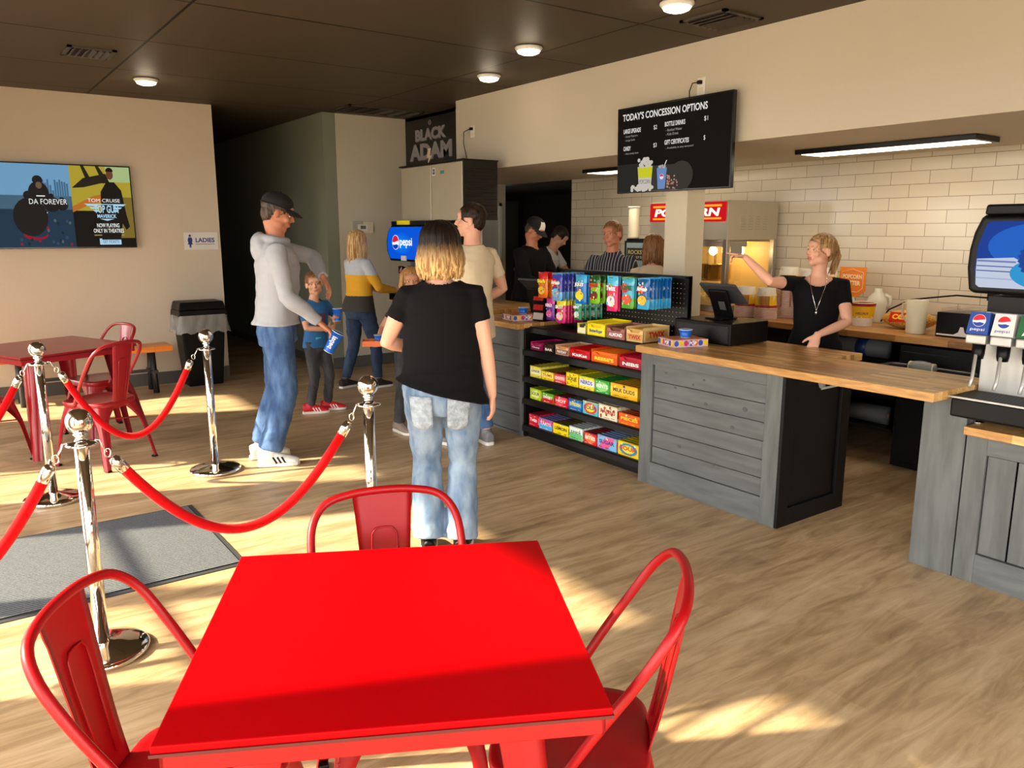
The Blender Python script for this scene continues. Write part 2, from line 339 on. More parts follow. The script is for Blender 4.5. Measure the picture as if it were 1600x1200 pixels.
def vent(x, y, w, d, label, open_=True):
    t = thing('ceiling_vent', label, 'air vent', (x, y, H), group='square air vents in the dark ceiling')
    mm = mat('vent_metal', (66, 58, 50), .5)
    f = MB(); f.bb((-w / 2, -d / 2, -.012), (w / 2, -d / 2 + .03, 0), mm).bb((-w / 2, d / 2 - .03, -.012), (w / 2, d / 2, 0), mm).bb((-w / 2, -d / 2, -.012), (-w / 2 + .03, d / 2, 0), mm).bb((w / 2 - .03, -d / 2, -.012), (w / 2, d / 2, 0), mm)
    f.build('frame', t)
    MB().bb((-w / 2 + .03, -d / 2 + .03, -.003), (w / 2 - .03, d / 2 - .03, -.001), M_dark).build('opening', t)
    s = MB(); n = 6
    for k in range(n): s.box((-w / 2 + .05 + (w - .1) * k / (n - 1), 0, -.014), (.03, d - .07, .004), mm, Matrix.Rotation(.6 if k > 2 else -.6, 3, 'Y'))
    s.build('louvre', t)
vent(1.094, 6.81, .32, .36, 'square ceiling air vent at the far left, above the wall screen')
vent(4.12, 8.2, .9, .5, 'long dark ceiling grille in front of the movie poster')
vent(4.127, 3.486, .36, .36, 'ceiling air vent beside the largest round light, near the soffit')
def panel_light(y0, y1, label):
    t = thing('panel_light', label, 'ceiling light', (5.43, (y0 + y1) / 2, 2.186), group='long panel lights under the soffit'); h = (y1 - y0) / 2
    MB().bb((-.16, -h, -.035), (.16, h, -.002), M_blackm).build('frame', t, .003); MB().bb((-.125, -h + .035, -.037), (.125, h - .035, -.03), M_lampp).build('diffuser', t)
    l = bpy.data.lights.new('panel_lamp', 'AREA'); l.shape = 'RECTANGLE'; l.size = .25; l.size_y = y1 - y0 - .08; l.energy = 4.5; l.color = (1, .84, .62)
    lo = bpy.data.objects.new('panel_lamp', l); COL.objects.link(lo); lo.location = (0, 0, -.045); lo.parent = t
panel_light(2.42, 3.7, 'long black framed panel light under the soffit, right of the menu screen')
panel_light(4.9, 6.1, 'long black framed panel light half hidden behind the menu screen')
# ---------------------------------------------------------------- counters
def plank_panel(mb, fr, w, h, m, side=.1, top=.07, bot=.15, vertical=False, n=6, depth=.02):
    """framed panel: stiles and rails in front, boards with dark gaps behind (frame coordinates 0..w, 0..h)"""
    mb.rect(fr, 0, 0, side, h, M_slatev, depth, -.004); mb.rect(fr, w - side, 0, w, h, M_slatev, depth, -.004)
    mb.rect(fr, side, 0, w - side, bot, m, depth, -.004); mb.rect(fr, side, h - top, w - side, h, m, depth, -.004)
    mb.rect(fr, side, bot, w - side, h - top, M_panelblack, .0, -.006)
    if vertical:
        bw = (w - 2 * side) / n
        for k in range(n): mb.rect(fr, side + k * bw + .004, bot + .004, side + (k + 1) * bw - .004, h - top - .004, M_slatev, .007, -.002)
    else:
        bh = (h - top - bot) / n
        for k in range(n): mb.rect(fr, side + .006, bot + k * bh + .002, w - side, bot + (k + 1) * bh - .002, m, .007, -.002)
t = thing('counter_cabinet', 'dark grey wood panelled counter cabinet with black end panel, right of the candy shelves', 'counter', (3.58, 2.48, 0))
MB().bb((0.001, 0, 0), (.61, 1.03, .848), M_panelblack).build('body', t)
pm = MB(); f = FX((0, 1.04, 0)); plank_panel(pm, f, 1.04, .85, M_slate)
for (x, y, r) in ((.28, .66, .012), (.42, .70, .01), (.52, .6, .014), (.8, .62, .018), (.33, .3, .016), (.6, .25, .012), (.72, .5, .015), (.2, .74, .01), (.5, .74, .01)):
    pm.disc(f, x, y, r, M_knot, .0085 if y < .78 else .0205, 10, ry=r * .7)
pm.build('front_panel', t, .002)
ep = MB(); g = FY((-.02, -.001, 0))
ep.rect(g, 0, 0, .09, .848, M_panelblack, .018).rect(g, .54, 0, .63, .848, M_panelblack, .018).rect(g, .09, 0, .54, .1, M_panelblack, .018).rect(g, .09, .78, .54, .848, M_panelblack, .018)
ep.build('end_panel', t, .002)
bk = MB(); bk.prism([(-.02, .845), (.02, .845), (.02, .75), (.0, .75), (-.02, .8)], FR((.3, -.02, 0), (0, -1, 0), (0, 0, 1), (-1, 0, 0)), -.012, .012, M_steelp)
bk.box((.3, -.15, .79), (.02, .26, .012), M_steelp, Matrix.Rotation(-.35, 3, 'X')).build('bracket', t)
# butcher block worktop with the step at the end of the cabinet
t = MB().prism([(3.52, 1.68), (4.085, 1.66), (4.075, 2.52), (4.36, 2.51), (4.36, 3.535), (3.52, 3.535)], FR((0, 0, .85), (1, 0, 0), (0, 1, 0)), 0, .042, M_butcher).build('countertop', None, .003)
tag(t, 'long butcher block worktop with a step in its back edge, over the panelled cabinet', 'countertop')
# left continuation of the counter beyond the shelves
t = thing('counter_cabinet', 'dark grey board counter cabinet left of the candy shelves, behind the young man', 'counter', (3.62, 4.87, 0))
MB().bb((.02, 0, 0), (.45, .68, .848), M_panelblack).build('body', t)
pm = MB(); f = FX((.02, .68, 0)); plank_panel(pm, f, .68, .85, M_slate, side=.03, top=.02, bot=.02, n=6); pm.build('front_panel', t, .002)
tag(MB().bb((3.58, 4.87, .85), (4.12, 5.58, .892), M_butcher).build('countertop', None, .003), 'short butcher block worktop left of the candy shelves', 'countertop')
t = thing('counter_cabinet', 'far dark grey counter cabinet carrying the far soda fountain', 'counter', (3.98, 5.95, 0))
MB().bb((.02, 0, 0), (.6, 1.75, .848), M_panelblack).build('body', t)
pm = MB(); f = FX((.02, 1.75, 0)); plank_panel(pm, f, 1.75, .85, M_slate, side=.05, top=.03, bot=.05, n=6); pm.build('front_panel', t, .002)
tag(MB().bb((3.94, 5.92, .85), (4.75, 7.72, .892), M_butcher).build('countertop', None, .003), 'far butcher block worktop under the ice machine', 'countertop')
# right support panel and lower cabinet
t = MB(); t.bb((3.72, 1.615, 0), (4.07, 1.815, .849), M_slatev); t = t.build('counter_support', None, .002); tag(t, 'tall grey stained end panel holding up the free end of the worktop', 'counter support')
t = thing('counter_cabinet', 'grey cabinet with vertical boards under the right soda fountain', 'counter', (3.72, .3, 0))
MB().bb((.02, 0, 0), (.62, 1.305, .698), M_panelblack).build('body', t)
pm = MB(); f = FX((.02, 1.308, 0)); plank_panel(pm, f, 1.3, .70, M_slate, side=.09, top=.09, bot=.14, vertical=True, n=9); pm.build('front_panel', t, .002)
tag(MB().bb((3.66, .25, .70), (4.45, 1.6, .738), M_butcher).build('countertop', None, .003), 'low butcher block worktop under the right soda fountain', 'countertop')
# back counter along the tile wall
tag(MB().bb((5.25, 1.9, .855), (6.19, 6.3, .9), wood_blocks('back_counter_wood', [(120, 74, 36), (176, 122, 62), (206, 152, 88)], 9, .35, rot=pi / 2)).build('countertop', None, .003), 'long wooden back counter along the white tile wall', 'countertop')
t = thing('counter_cabinet', 'black base cabinet under the back counter, seen through the gap in the worktop', 'counter', (5.24, 1.95, 0))
MB().bb((0, .0, 0), (.9, .8, .84), M_panelblack).build('body', t); MB().bb((-.02, .02, .05), (0, .78, .8), M_panelblack).build('door', t, .003)
t = thing('counter_cabinet', 'long black base cabinet under the back counter behind the pointing girl', 'counter', (5.3, 3.65, 0))
MB().bb((0, 0, 0), (.85, 2.6, .84), M_panelblack).build('body', t)
for k in range(4): MB().bb((-.02, .02 + k * .65, .05), (0, .64 + k * .65, .8), M_panelblack).build('door', t, .003)
t = thing('storage_shelf', 'black open storage shelf below the back counter holding grey rolls', 'shelf', (5.3, 2.8, 0))
for z in (.2, .44, .68): MB().bb((.02, .0, z), (.85, .8, z + .02), M_blackm).build('shelf_board', t)
MB().bb((.83, .0, .0), (.86, .8, .84), M_dark).build('back_panel', t)
rollm = mat('grey_roll', (96, 100, 104), .6, bump=.3, bscale=30)
protor = None
for i, (y, z, x) in enumerate([(3.05, .286, 5.45), (3.4, .286, 5.45), (3.05, .526, 5.46), (3.4, .526, 5.46)]):
    if protor is None:
        protor = thing('liner_roll', '', 'roll', (x, y, z), group='grey trash liner rolls on the storage shelf'); MB().tube([(0, -.15, 0), (0, .15, 0)], .065, rollm, 18).build('film', protor)
        MB().tube([(0, -.152, 0), (0, .152, 0)], .02, mat('cardboard', (150, 120, 84), .8), 12).build('core', protor); r = protor
    else: r = dup(protor, (x, y, z))
    r['label'] = ['grey liner roll on the lower storage shelf, right one', 'grey liner roll on the lower storage shelf, left one', 'grey liner roll on the upper storage shelf, right one', 'grey liner roll on the upper storage shelf, left one'][i]
t = thing('pull_tray', 'black plastic pull-out tray with a rounded grey rim, below the back counter', 'tray', (5.03, 2.48, .70))
MB().bb((.13, -.24, -.03), (.1905, .24, -.005), M_blackm).build('slide_rail', t); MB().bb((-.13, -.28, -.03), (.15, .28, 0), M_black).build('tray_base', t, .02, 3)
P = [(-.15, -.25, .015), (-.15, .25, .015), (-.12, .29, .015), (.13, .29, .015), (.16, .25, .015), (.16, -.25, .015), (.13, -.29, .015), (-.12, -.29, .015)]
MB().tube(P, (.02, .014), mat('tray_rim', (70, 70, 70), .25), 8, closed=True).build('rim', t)
t = thing('cup_bag', 'clear plastic sleeve of cups standing on the black pull-out tray', 'bag', (5.05, 2.5, .702)); MB().tube([(0, -.08, .04), (0, .08, .04)], .03, M_cream, 16).build('cup_stack', t); MB().ell((0, 0, .04), (.045, .1, .039), mat('plastic_film', (150, 156, 160), .15, bump=.8, bscale=25, alpha=.6)).build('film', t)
t = thing('paper_roll_pack', 'grey plastic pack with a blue label below the back counter', 'package', (5.42, 3.12, .766)); MB().tube([(0, -.2, 0), (0, .3, 0)], .064, rollm, 14).build('pack', t); MB().tube([(0, -.05, 0), (0, .03, 0)], .0655, mat('deep_blue_label', (20, 50, 110), .4), 14).build('blue_label', t)
# ---------------------------------------------------------------- round-trip screens
def screen(name, label, O, rz, w, h, tilt, draw, bezel=.012):
    t = thing(name, label, 'screen', O, rz); t.rotation_euler = (tilt, 0, rz)   # local: faces -Y
    MB().bb((-w / 2, 0, -h / 2), (w / 2, .035, h / 2), M_screenbl).build('housing', t, .004)
    f = FY((-w / 2, 0, -h / 2)); b = MB(); draw(b, f, w, h, bezel); b.build('display', t)
    MB().bb((-.15, .035, -.12), (.15, .085, .12), M_blackm).build('wall_mount', t)
    return t
def text_lines(b, f, lines, m, d=.002):
    for (s, x, y, h, w) in lines: b.text(s, f, x, y, h, m, w, d)
def draw_menu(b, f, w, h, z):
    b.rect(f, z, z, w - z, h - z, em('menu_black', (14, 12, 10), .55), .0008)
    g = em('menu_dark_grey', (58, 56, 50), .8); g2 = em('menu_grey', (84, 80, 72), .8)
    b.rect(f, z, z, .28 * w, .34 * h, em('menu_g0', (40, 40, 36), .7), .0010); b.rect(f, .28 * w, z, .66 * w, .3 * h, g, .0011); b.disc(f, .6 * w, .17 * h, .1 * w, g, .0012, 24, ry=.16 * h)
    wt = em('menu_text', (226, 224, 216), 1.0)
    b.text("TODAY'S CONCESSION OPTIONS", f, .055 * w, .845 * h, .082 * h, wt, .75 * w, .003, bold=.02)
    for s, x, y, ww in (('LARGE UPGRADE', .065, .70, .165), ('CANDY', .065, .50, .07), ('BOTTLE DRINKS', .45, .72, .175), ('GIFT CERTIFICATES', .45, .52, .21)):
        b.text(s, f, x * w, y * h, .052 * h, wt, ww * w, .003, bold=.02)
    for s, x, y in (('$2', .35, .70), ('$3', .35, .50), ('$1', .78, .72), ('$', .78, .52)): b.text(s, f, x * w, y * h, .055 * h, wt, (.03 if len(s) > 1 else .014) * w, .003)
    sm = em('menu_small', (170, 168, 160), .9)
    for s, x, y, ww in (('- Large Popcorn', .075, .65, .125), ('- Large Soda', .075, .605, .1), ('- Any candy item', .075, .45, .135), ('- Bottled Water', .46, .665, .14), ('- Kids Drink', .46, .62, .11), ('- Available in any amount!', .46, .465, .24)):
        b.text(s, f, x * w, y * h, .028 * h, sm, ww * w, .003)
    cr = em('menu_cream', (206, 198, 186), .9); ye = em('menu_yellow', (206, 204, 40), .9); bl = em('menu_blue', (110, 140, 190), .9)
    b.prism([(.22 * w, .04 * h), (.33 * w, .04 * h), (.345 * w, .3 * h), (.205 * w, .3 * h)], f, .001, .0016, cr)
    b.prism([(.213 * w, .17 * h), (.338 * w, .17 * h), (.345 * w, .29 * h), (.207 * w, .29 * h)], f, .001, .002, ye); b.text('POPCORN', f, .225 * w, .1 * h, .05 * h, g2, .1 * w, .003)
    rnd = random.Random(3)
    for k in range(26): b.disc(f, (.215 + .12 * rnd.random()) * w, (.3 + .09 * rnd.random()) * h, .013 * w, cr, .0022 + .0001 * k, 8)
    for k in range(40): b.disc(f, (.15 + .2 * rnd.random()) * w, (.03 + .05 * rnd.random()) * h, .012 * w, cr, .0022 + .0001 * k, 8)
    b.prism([(.395 * w, .03 * h), (.46 * w, .03 * h), (.475 * w, .27 * h), (.385 * w, .27 * h)], f, .001, .0016, bl)
    b.disc(f, .43 * w, .17 * h, .018 * w, wt, .0022); b.disc(f, .43 * w, .17 * h, .016 * w, em('menu_pink', (208, 60, 110), .9), .0026, 16, 0, pi)
    for k in range(12): b.disc(f, (.39 + .08 * rnd.random()) * w, (.27 + .03 * rnd.random()) * h, .008 * w, sm, .0022, 8)
    b.prism([(.45 * w, .29 * h), (.456 * w, .29 * h), (.475 * w, .35 * h), (.469 * w, .35 * h)], f, .001, .0022, wt)
    for k in range(40): b.disc(f, (.48 + .1 * rnd.random() * rnd.random()) * w, (.03 + .15 * rnd.random()) * h, .006 * w, em('menu_speck%d' % (k % 2), [(190, 160, 130), (190, 110, 110)][k % 2], .8), .0026, 8)
tm = screen('menu_screen', 'black concession menu screen hanging from the soffit above the counter', (4.385, 4.115, 2.195), -pi / 2, 1.10, .63, radians(1), draw_menu)
def draw_movies(b, f, w, h, z):
    x1 = w - z; b.rect(f, z, z, x1, h - z, em('m0', (16, 18, 22), .7), .0008); m = .62 * w
    E_ = lambda n, c, s=.9: em('mv_' + n, c, s)
    # left panel: a blue skyline behind dark figures (plain stand-in)
    b.rect(f, .1, .55 * h, m, h - z, E_('sky', (112, 160, 196)), .001); b.rect(f, .1, .46 * h, m, .62 * h, E_('hz', (70, 100, 120)), .0012); b.rect(f, .1, z, m, .46 * h, E_('sea', (34, 56, 76)), .0012)
    rn = random.Random(5)
    for k in range(14): x = m - .02 - .02 * k; b.rect(f, x - .016, .6 * h, x, (.68 + .14 * rn.random()) * h, E_('bd', (70, 110, 140)), .0014)
    for (cx, cy, r, q) in ((.43, .8, .06, .3), (.37, .62, .1, .5), (.5, .62, .05, .2), (.56, .58, .035, .14)):
        b.disc(f, cx * w, cy * h, .03 * w * (1 if q > .2 else .5), E_('fg', (34, 30, 28)), .002); b.disc(f, cx * w, (cy - q * .5) * h, r * w, E_('fg', (34, 30, 28)), .0021, 20, ry=q * .45 * h)
    b.disc(f, .435 * w, .74 * h, .018 * w, E_('face', (110, 88, 66)), .0024, 16, ry=.04 * h)
    for k in range(30): b.disc(f, (.3 + .3 * rn.random()) * w, (.04 + .3 * rn.random()) * h, .008 * w, E_('fl%d' % (k % 4), [(90, 96, 98), (50, 74, 96), (140, 30, 40), (30, 40, 48)][k % 4]), .0015, 8, ry=.02 * h)
    b.disc(f, .39 * w, .16 * h, .07 * w, E_('crim', (150, 24, 40)), .0014, 20, ry=.06 * h); b.disc(f, .40 * w, .19 * h, .06 * w, E_('sea', (34, 56, 76)), .0017, 20, ry=.06 * h)
    wt = em('mv_text', (236, 236, 232), 1.0)
    b.text('DA FOREVER', f, .37 * w, .52 * h, .062 * h, wt, .22 * w, .003); b.rect(f, .36 * w, .455 * h, .585 * w, .475 * h, E_('bar', (66, 100, 130)), .0018)
    b.rect(f, .415 * w, .415 * h, .47 * w, .428 * h, wt, .002); b.rect(f, .415 * w, .61 * h, .465 * w, .622 * h, wt, .003)
    # right panel: golden sky, a dark aircraft shape and a standing figure in a dark jacket (plain stand-in)
    b.rect(f, m, z, x1, h - z, E_('dk', (24, 20, 16)), .001); b.rect(f, m, .45 * h, x1, h - z, E_('yel', (176, 158, 50)), .0012); b.rect(f, .9 * w, .12 * h, x1, .62 * h, E_('yel3', (128, 108, 44)), .0013)
    b.rect(f, .84 * w, .8 * h, x1, h - z, E_('yel2', (170, 190, 130)), .0013); b.prism([(m, .5 * h), (.74 * w, .62 * h), (.86 * w, .68 * h), (.86 * w, .58 * h), (.72 * w, .52 * h), (m, .43 * h)], f, .001, .0016, E_('or', (190, 110, 40)))
    b.prism([(m + .01, .72 * h), (.7 * w, .73 * h), (.8 * w, .78 * h), (.86 * w, .8 * h), (.84 * w, .9 * h), (.7 * w, .84 * h)], f, .001, .0018, E_('jet', (40, 34, 24)))
    b.prism([(.69 * w, h - z), (.71 * w, h - z), (.75 * w, .82 * h), (.72 * w, .8 * h)], f, .001, .0018, E_('jet', (40, 34, 24))); b.prism([(.78 * w, h - z), (.8 * w, h - z), (.86 * w, .8 * h), (.82 * w, .78 * h)], f, .001, .0018, E_('jet', (40, 34, 24)))
    b.disc(f, .865 * w, .89 * h, .022 * w, E_('skin', (110, 66, 40)), .0024, 16, ry=.06 * h); b.disc(f, .865 * w, .925 * h, .024 * w, E_('hair', (28, 18, 12)), .0026, 16, 0, pi, ry=.05 * h)
    b.prism([(.79 * w, .3 * h), (.8 * w, .68 * h), (.84 * w, .8 * h), (.89 * w, .8 * h), (.93 * w, .7 * h), (.95 * w, .4 * h), (.965 * w, .26 * h), (.94 * w, .22 * h), (.92 * w, .3 * h), (.9 * w, .1 * h), (.78 * w, .1 * h)], f, .001, .0022, E_('jk', (30, 24, 20)))
    b.text('TOM CRUISE', f, .715 * w, .555 * h, .042 * h, wt, .2 * w, .003)
    lb = em('mv_lightblue', (168, 206, 228), 1.0); n = .69 * w; q = .955 * w
    for s in (1, -1):
        xe = n if s > 0 else q
        for k in range(3): b.prism([(xe + s * (.008 + k * .022) * w, (.53 - k * .035) * h), (xe + s * .085 * w, (.53 - k * .035) * h), (xe + s * .085 * w, (.51 - k * .035) * h), (xe + s * (.02 + k * .022) * w, (.51 - k * .035) * h)], f, .001, .0026, lb)
    b.prism([(n, .535 * h), (q, .535 * h), (q - .02, .525 * h), (n + .02, .525 * h)], f, .001, .0026, lb)
    b.text('TOP GUN', f, .75 * w, .425 * h, .095 * h, lb, .15 * w, .0035, bold=.03); b.text('MAVERICK', f, .765 * w, .365 * h, .045 * h, lb, .12 * w, .0035, bold=.03)
    b.prism([(.78 * w, .355 * h), (.87 * w, .355 * h), (.825 * w, .33 * h)], f, .001, .003, lb)
    b.text('NOW PLAYING', f, .757 * w, .25 * h, .05 * h, wt, .14 * w, .003, bold=.015); b.text('ONLY IN THEATRES', f, .733 * w, .185 * h, .05 * h, wt, .19 * w, .003, bold=.015)
    b.rect(f, .735 * w, .15 * h, .925 * w, .162 * h, E_('gold', (170, 150, 90)), .002); b.rect(f, .765 * w, .04 * h, .9 * w, .115 * h, lb, .002); b.text('GET TICKETS', f, .785 * w, .06 * h, .032 * h, em('mv_ink', (30, 60, 90), .7), .1 * w, .003)
ts = screen('wall_screen', 'large wall screen with two movie posters, above the red table', (.97, 8.76, 1.826), 0, 1.42, .79, radians(-2), draw_movies)
# movie poster
t = MB(); t.bb((4.688, 7.16, 2.26), (4.699, 8.62, 2.85), mat('poster_black', (24, 22, 22), .5)); f = FX((4.688, 8.62, 2.26)); w, h = 1.46, .59
gm = mat('poster_silver', (148, 144, 150), .5); gd = mat('poster_silver_dark', (104, 100, 108), .5)
for s, x, y, hh, ww in (('BLACK', .24, .345, .13, .68), ('ADAM', .1, .135, .18, .94)):
    t.text(s, f, x + .012, y - .008, hh, gd, ww, .003, bold=.05); t.text(s, f, x, y, hh, gm, ww, .0045, bold=.05)
t.prism([(.53, .25), (.59, .25), (.57, .17), (.61, .17), (.51, .07), (.54, .15), (.5, .15)], f, .001, .006, mat('bolt_cream', (226, 210, 176), .5)); t.disc(f, .57, .53, .028, gm, .004, 20); t.disc(f, .57, .53, .022, MATS['poster_black'], .005, 20); t.text('DC', f, .57, .516, .028, gm, .032, .007, 'c', bold=.04)
t = t.build('movie_poster'); tag(t, 'dark wide movie poster with silver letters and a bolt, above the ice machine', 'poster')
# ladies sign, thermostat, outlets, switch
t = MB(); f = FY((2.155, 8.845, 1.4)); t.rect(f, 0, 0, .345, .18, M_white, .006); nb = mat('sign_blue', (28, 52, 130), .5)
t.disc(f, .06, .145, .012, nb, .008, 16); t.prism([(.035, .1), (.043, .127), (.077, .127), (.085, .1), (.078, .07), (.09, .055), (.07, .055), (.068, .02), (.062, .02), (.06, .05), (.058, .02), (.052, .02), (.05, .055), (.03, .055), (.042, .07)], f, .006, .008, nb)
t.text('LADIES', f, .115, .075, .048, nb, .195, .008, bold=.03); t.rect(f, .115, .055, .31, .06, nb, .008); t.disc(f, .01, .09, .004, M_steelp, .008, 8); t.disc(f, .335, .09, .004, M_steelp, .008, 8)
tag(t.build('restroom_sign', None, .001), 'white sign reading LADIES with a blue figure, beside the dark corridor', 'sign')
t = thing('thermostat', 'white thermostat pair on the grey wall above the long haired woman', 'thermostat', (3.96, 8.64, 1.56)); f = FY((0, 0, 0))
MB().rect(f, 0, 0, .14, .145, mat('thermostat_cover', (176, 172, 160), .3), .03).build('cover', t, .006); MB().rect(f, .12, .01, .275, .14, M_cream, .02).build('plate', t, .004)
MB().rect(f, .07, .035, .2, .11, M_white, .035).rect(f, .1, .055, .17, .095, mat('lcd', (96, 100, 92), .3), .036).build('display', t, .003)
def outlet(O, label, cord):
    t = thing('wall_outlet', label, 'outlet', O, group='white outlets high on the soffit'); f = FX((0, 0, 0))
    MB().rect(f, -.036, -.058, .036, .058, M_white, .006).build('plate', t, .003); MB().rect(f, -.017, .008, .017, .04, M_cream, .009).rect(f, -.017, -.04, .017, -.008, M_cream, .009).build('socket', t, .002)
    c = MB(); c.box((-.02, .0, .024), (.03, .026, .024), M_black); c.tube([(-.035, .0, .024)] + cord, .004, M_black, 6); c.build('power_cord', t)
outlet((4.468, 6.83, 2.56), 'white wall outlet with a long hanging cord, above the louvered ice machine', [(-.05, .09, .0), (-.03, .13, -.1), (-.025, .08, -.25), (-.025, .06, -.38)])
outlet((4.468, 3.92, 2.585), 'white wall outlet with a short cord, above the menu screen', [(-.05, .04, .02), (-.045, .07, -.03), (-.04, .07, -.1)])
t = MB(); t.bb((3.652, 8.98, 1.16), (3.659, 9.06, 1.28), M_white).bb((3.648, 9.01, 1.2), (3.653, 9.03, 1.24), M_cream); tag(t.build('light_switch', None, .002), 'white light switch on the teal corridor wall behind the man', 'switch')
# ---------------------------------------------------------------- trash can, bench
t = thing('trash_can', 'tall black swing-lid trash can with a clear liner, beside the corridor', 'trash can', (2.19, 8.62, 0))
def frustum(mb, w0, d0, w1, d1, z0, z1, m):
    V = [(-w0, -d0, z0), (w0, -d0, z0), (w0, d0, z0), (-w0, d0, z0), (-w1, -d1, z1), (w1, -d1, z1), (w1, d1, z1), (-w1, d1, z1)]
    return mb.add(V, [(3, 2, 1, 0), (4, 5, 6, 7), (0, 1, 5, 4), (1, 2, 6, 5), (2, 3, 7, 6), (3, 0, 4, 7)], m)
frustum(MB(), .175, .12, .225, .165, 0, .72, M_black).build('body', t, .015, 3)
fl = MB(); frustum(fl, .245, .18, .235, .172, .73, .8, M_black); frustum(fl, .235, .172, .215, .15, .8, .88, M_black); fl.build('lid', t, .012, 3)
bag = MB(); V = []; F = []; n = 64
for j in range(5):
    for k in range(n):
        a = 2 * pi * k / n; sx = cos(a); sy = sin(a); q = max(abs(sx) / 1, abs(sy) / 1); r = 1 / max(q, .75)
        o_ = .012 + .02 * (j / 4) + (.008 + .01 * j / 4) * sin(k * 2.3 + j * .9) * cos(k * .71); V.append((sx * r * (.235 + o_) * .98, sy * r * (.172 + o_), .745 - j * .045 + (.012 * sin(k * 1.7) if j == 4 else 0)))
for j in range(4):
    for k in range(n): F.append((j * n + k, j * n + (k + 1) % n, (j + 1) * n + (k + 1) % n, (j + 1) * n + k))
bag.add(V, F, mat('clear_liner', (190, 190, 186), .12, alpha=.42, bump=.6, bscale=18), True).build('liner', t)
t = thing('bench', 'orange wooden bench with black trestle legs along the wall under the screen', 'bench', (1.1, 8.5, 0))
MB().bb((-.75, -.15, .415), (.75, .15, .47), M_orange).build('seat_board', t, .004)
for s in (-1, 1):
    l = MB(); x = s * .57
    for q in (-1, 1): l.tube([(x, q * .05, .415), (x + 0, q * .12, 0)], .028, mat('trestle', (38, 38, 40), .45), 4)
    l.bb((x - .03, -.13, .2), (x + .03, .13, .23), MATS['trestle']); l.build('leg', t)
MB().bb((-.57, -.015, .2), (.57, .015, .23), MATS['trestle']).build('stretcher', t)
# ---------------------------------------------------------------- tables and metal chairs
def table(label, loc, rz, mt, ml, s=.8):
    t = thing('square_table', label, 'table', loc, rz); h = s / 2
    MB().bb((-h, -h, .735), (h, h, .75), mt).build('tabletop', t, .003)
    MB().bb((-h - .002, -h - .002, .729), (h + .002, h + .002, .7355), M_rededge).build('edge_trim', t)
    ap = MB()
    for a, b in (((-h + .01, -h + .01, .69), (h - .01, -h + .02, .73)), ((-h + .01, h - .02, .69), (h - .01, h - .01, .73)), ((-h + .01, -h + .01, .69), (-h + .02, h - .01, .73)), ((h - .02, -h + .01, .69), (h - .01, h - .01, .73))): ap.bb(a, b, ml)
    ap.build('apron', t, .003)
    for sx in (-1, 1):
        for sy in (-1, 1):
            l = MB(); V = []
            for k in range(9):
                u = k / 8; z = .73 * (1 - u); c = h - .11 + .06 * u; wv = .10 * (1 - u) + .045 * u
                V.append([(c * sx, c * sy, z), ((c - wv) * sx, c * sy, z), (c * sx, (c - wv) * sy, z)])
            angle_leg(l, V, ml, sx * sy); l.build('leg', t)
    return t
def angle_leg(mb, V, m, flip):
    """folded sheet leg: rounded corner strip between two flanges, given (corner, flange a, flange b) per level"""
    vs = []; n = 7; th = .0025
    for c, a, b in V:
        c = Vector(c); a = Vector(a); b = Vector(b); ra = a + (c - a) * .55; rb = b + (c - b) * .55
        row = [a, ra]
        for q in (.3, .5, .7): row.append(((1 - q) ** 2) * ra + 2 * q * (1 - q) * (c * .9 + (ra + rb) * .05) + q * q * rb)
        vs.append(row + [rb, b])
    F = []; k = len(V); A = [v for r in vs for v in r]; cen = [sum(r, Vector()) / n for r in vs]
    I = [v + ((a_ + b_) / 2 - v).normalized() * 0 + Vector(((((a_ + b_) / 2) - c_).x, (((a_ + b_) / 2) - c_).y, 0)).normalized() * th * 1.4 for r, (c_, a_, b_) in zip(vs, [(Vector(x), Vector(y), Vector(z)) for x, y, z in V]) for v in r]
    m0 = len(A)
    for i in range(k - 1):
        for j in range(n - 1):
            F.append((i * n + j, i * n + j + 1, (i + 1) * n + j + 1, (i + 1) * n + j)); F.append((m0 + i * n + j, m0 + (i + 1) * n + j, m0 + (i + 1) * n + j + 1, m0 + i * n + j + 1))
        for j in (0, n - 1): F.append((i * n + j, (i + 1) * n + j, m0 + (i + 1) * n + j, m0 + i * n + j))
    mb.add(A + I, F, m, True)
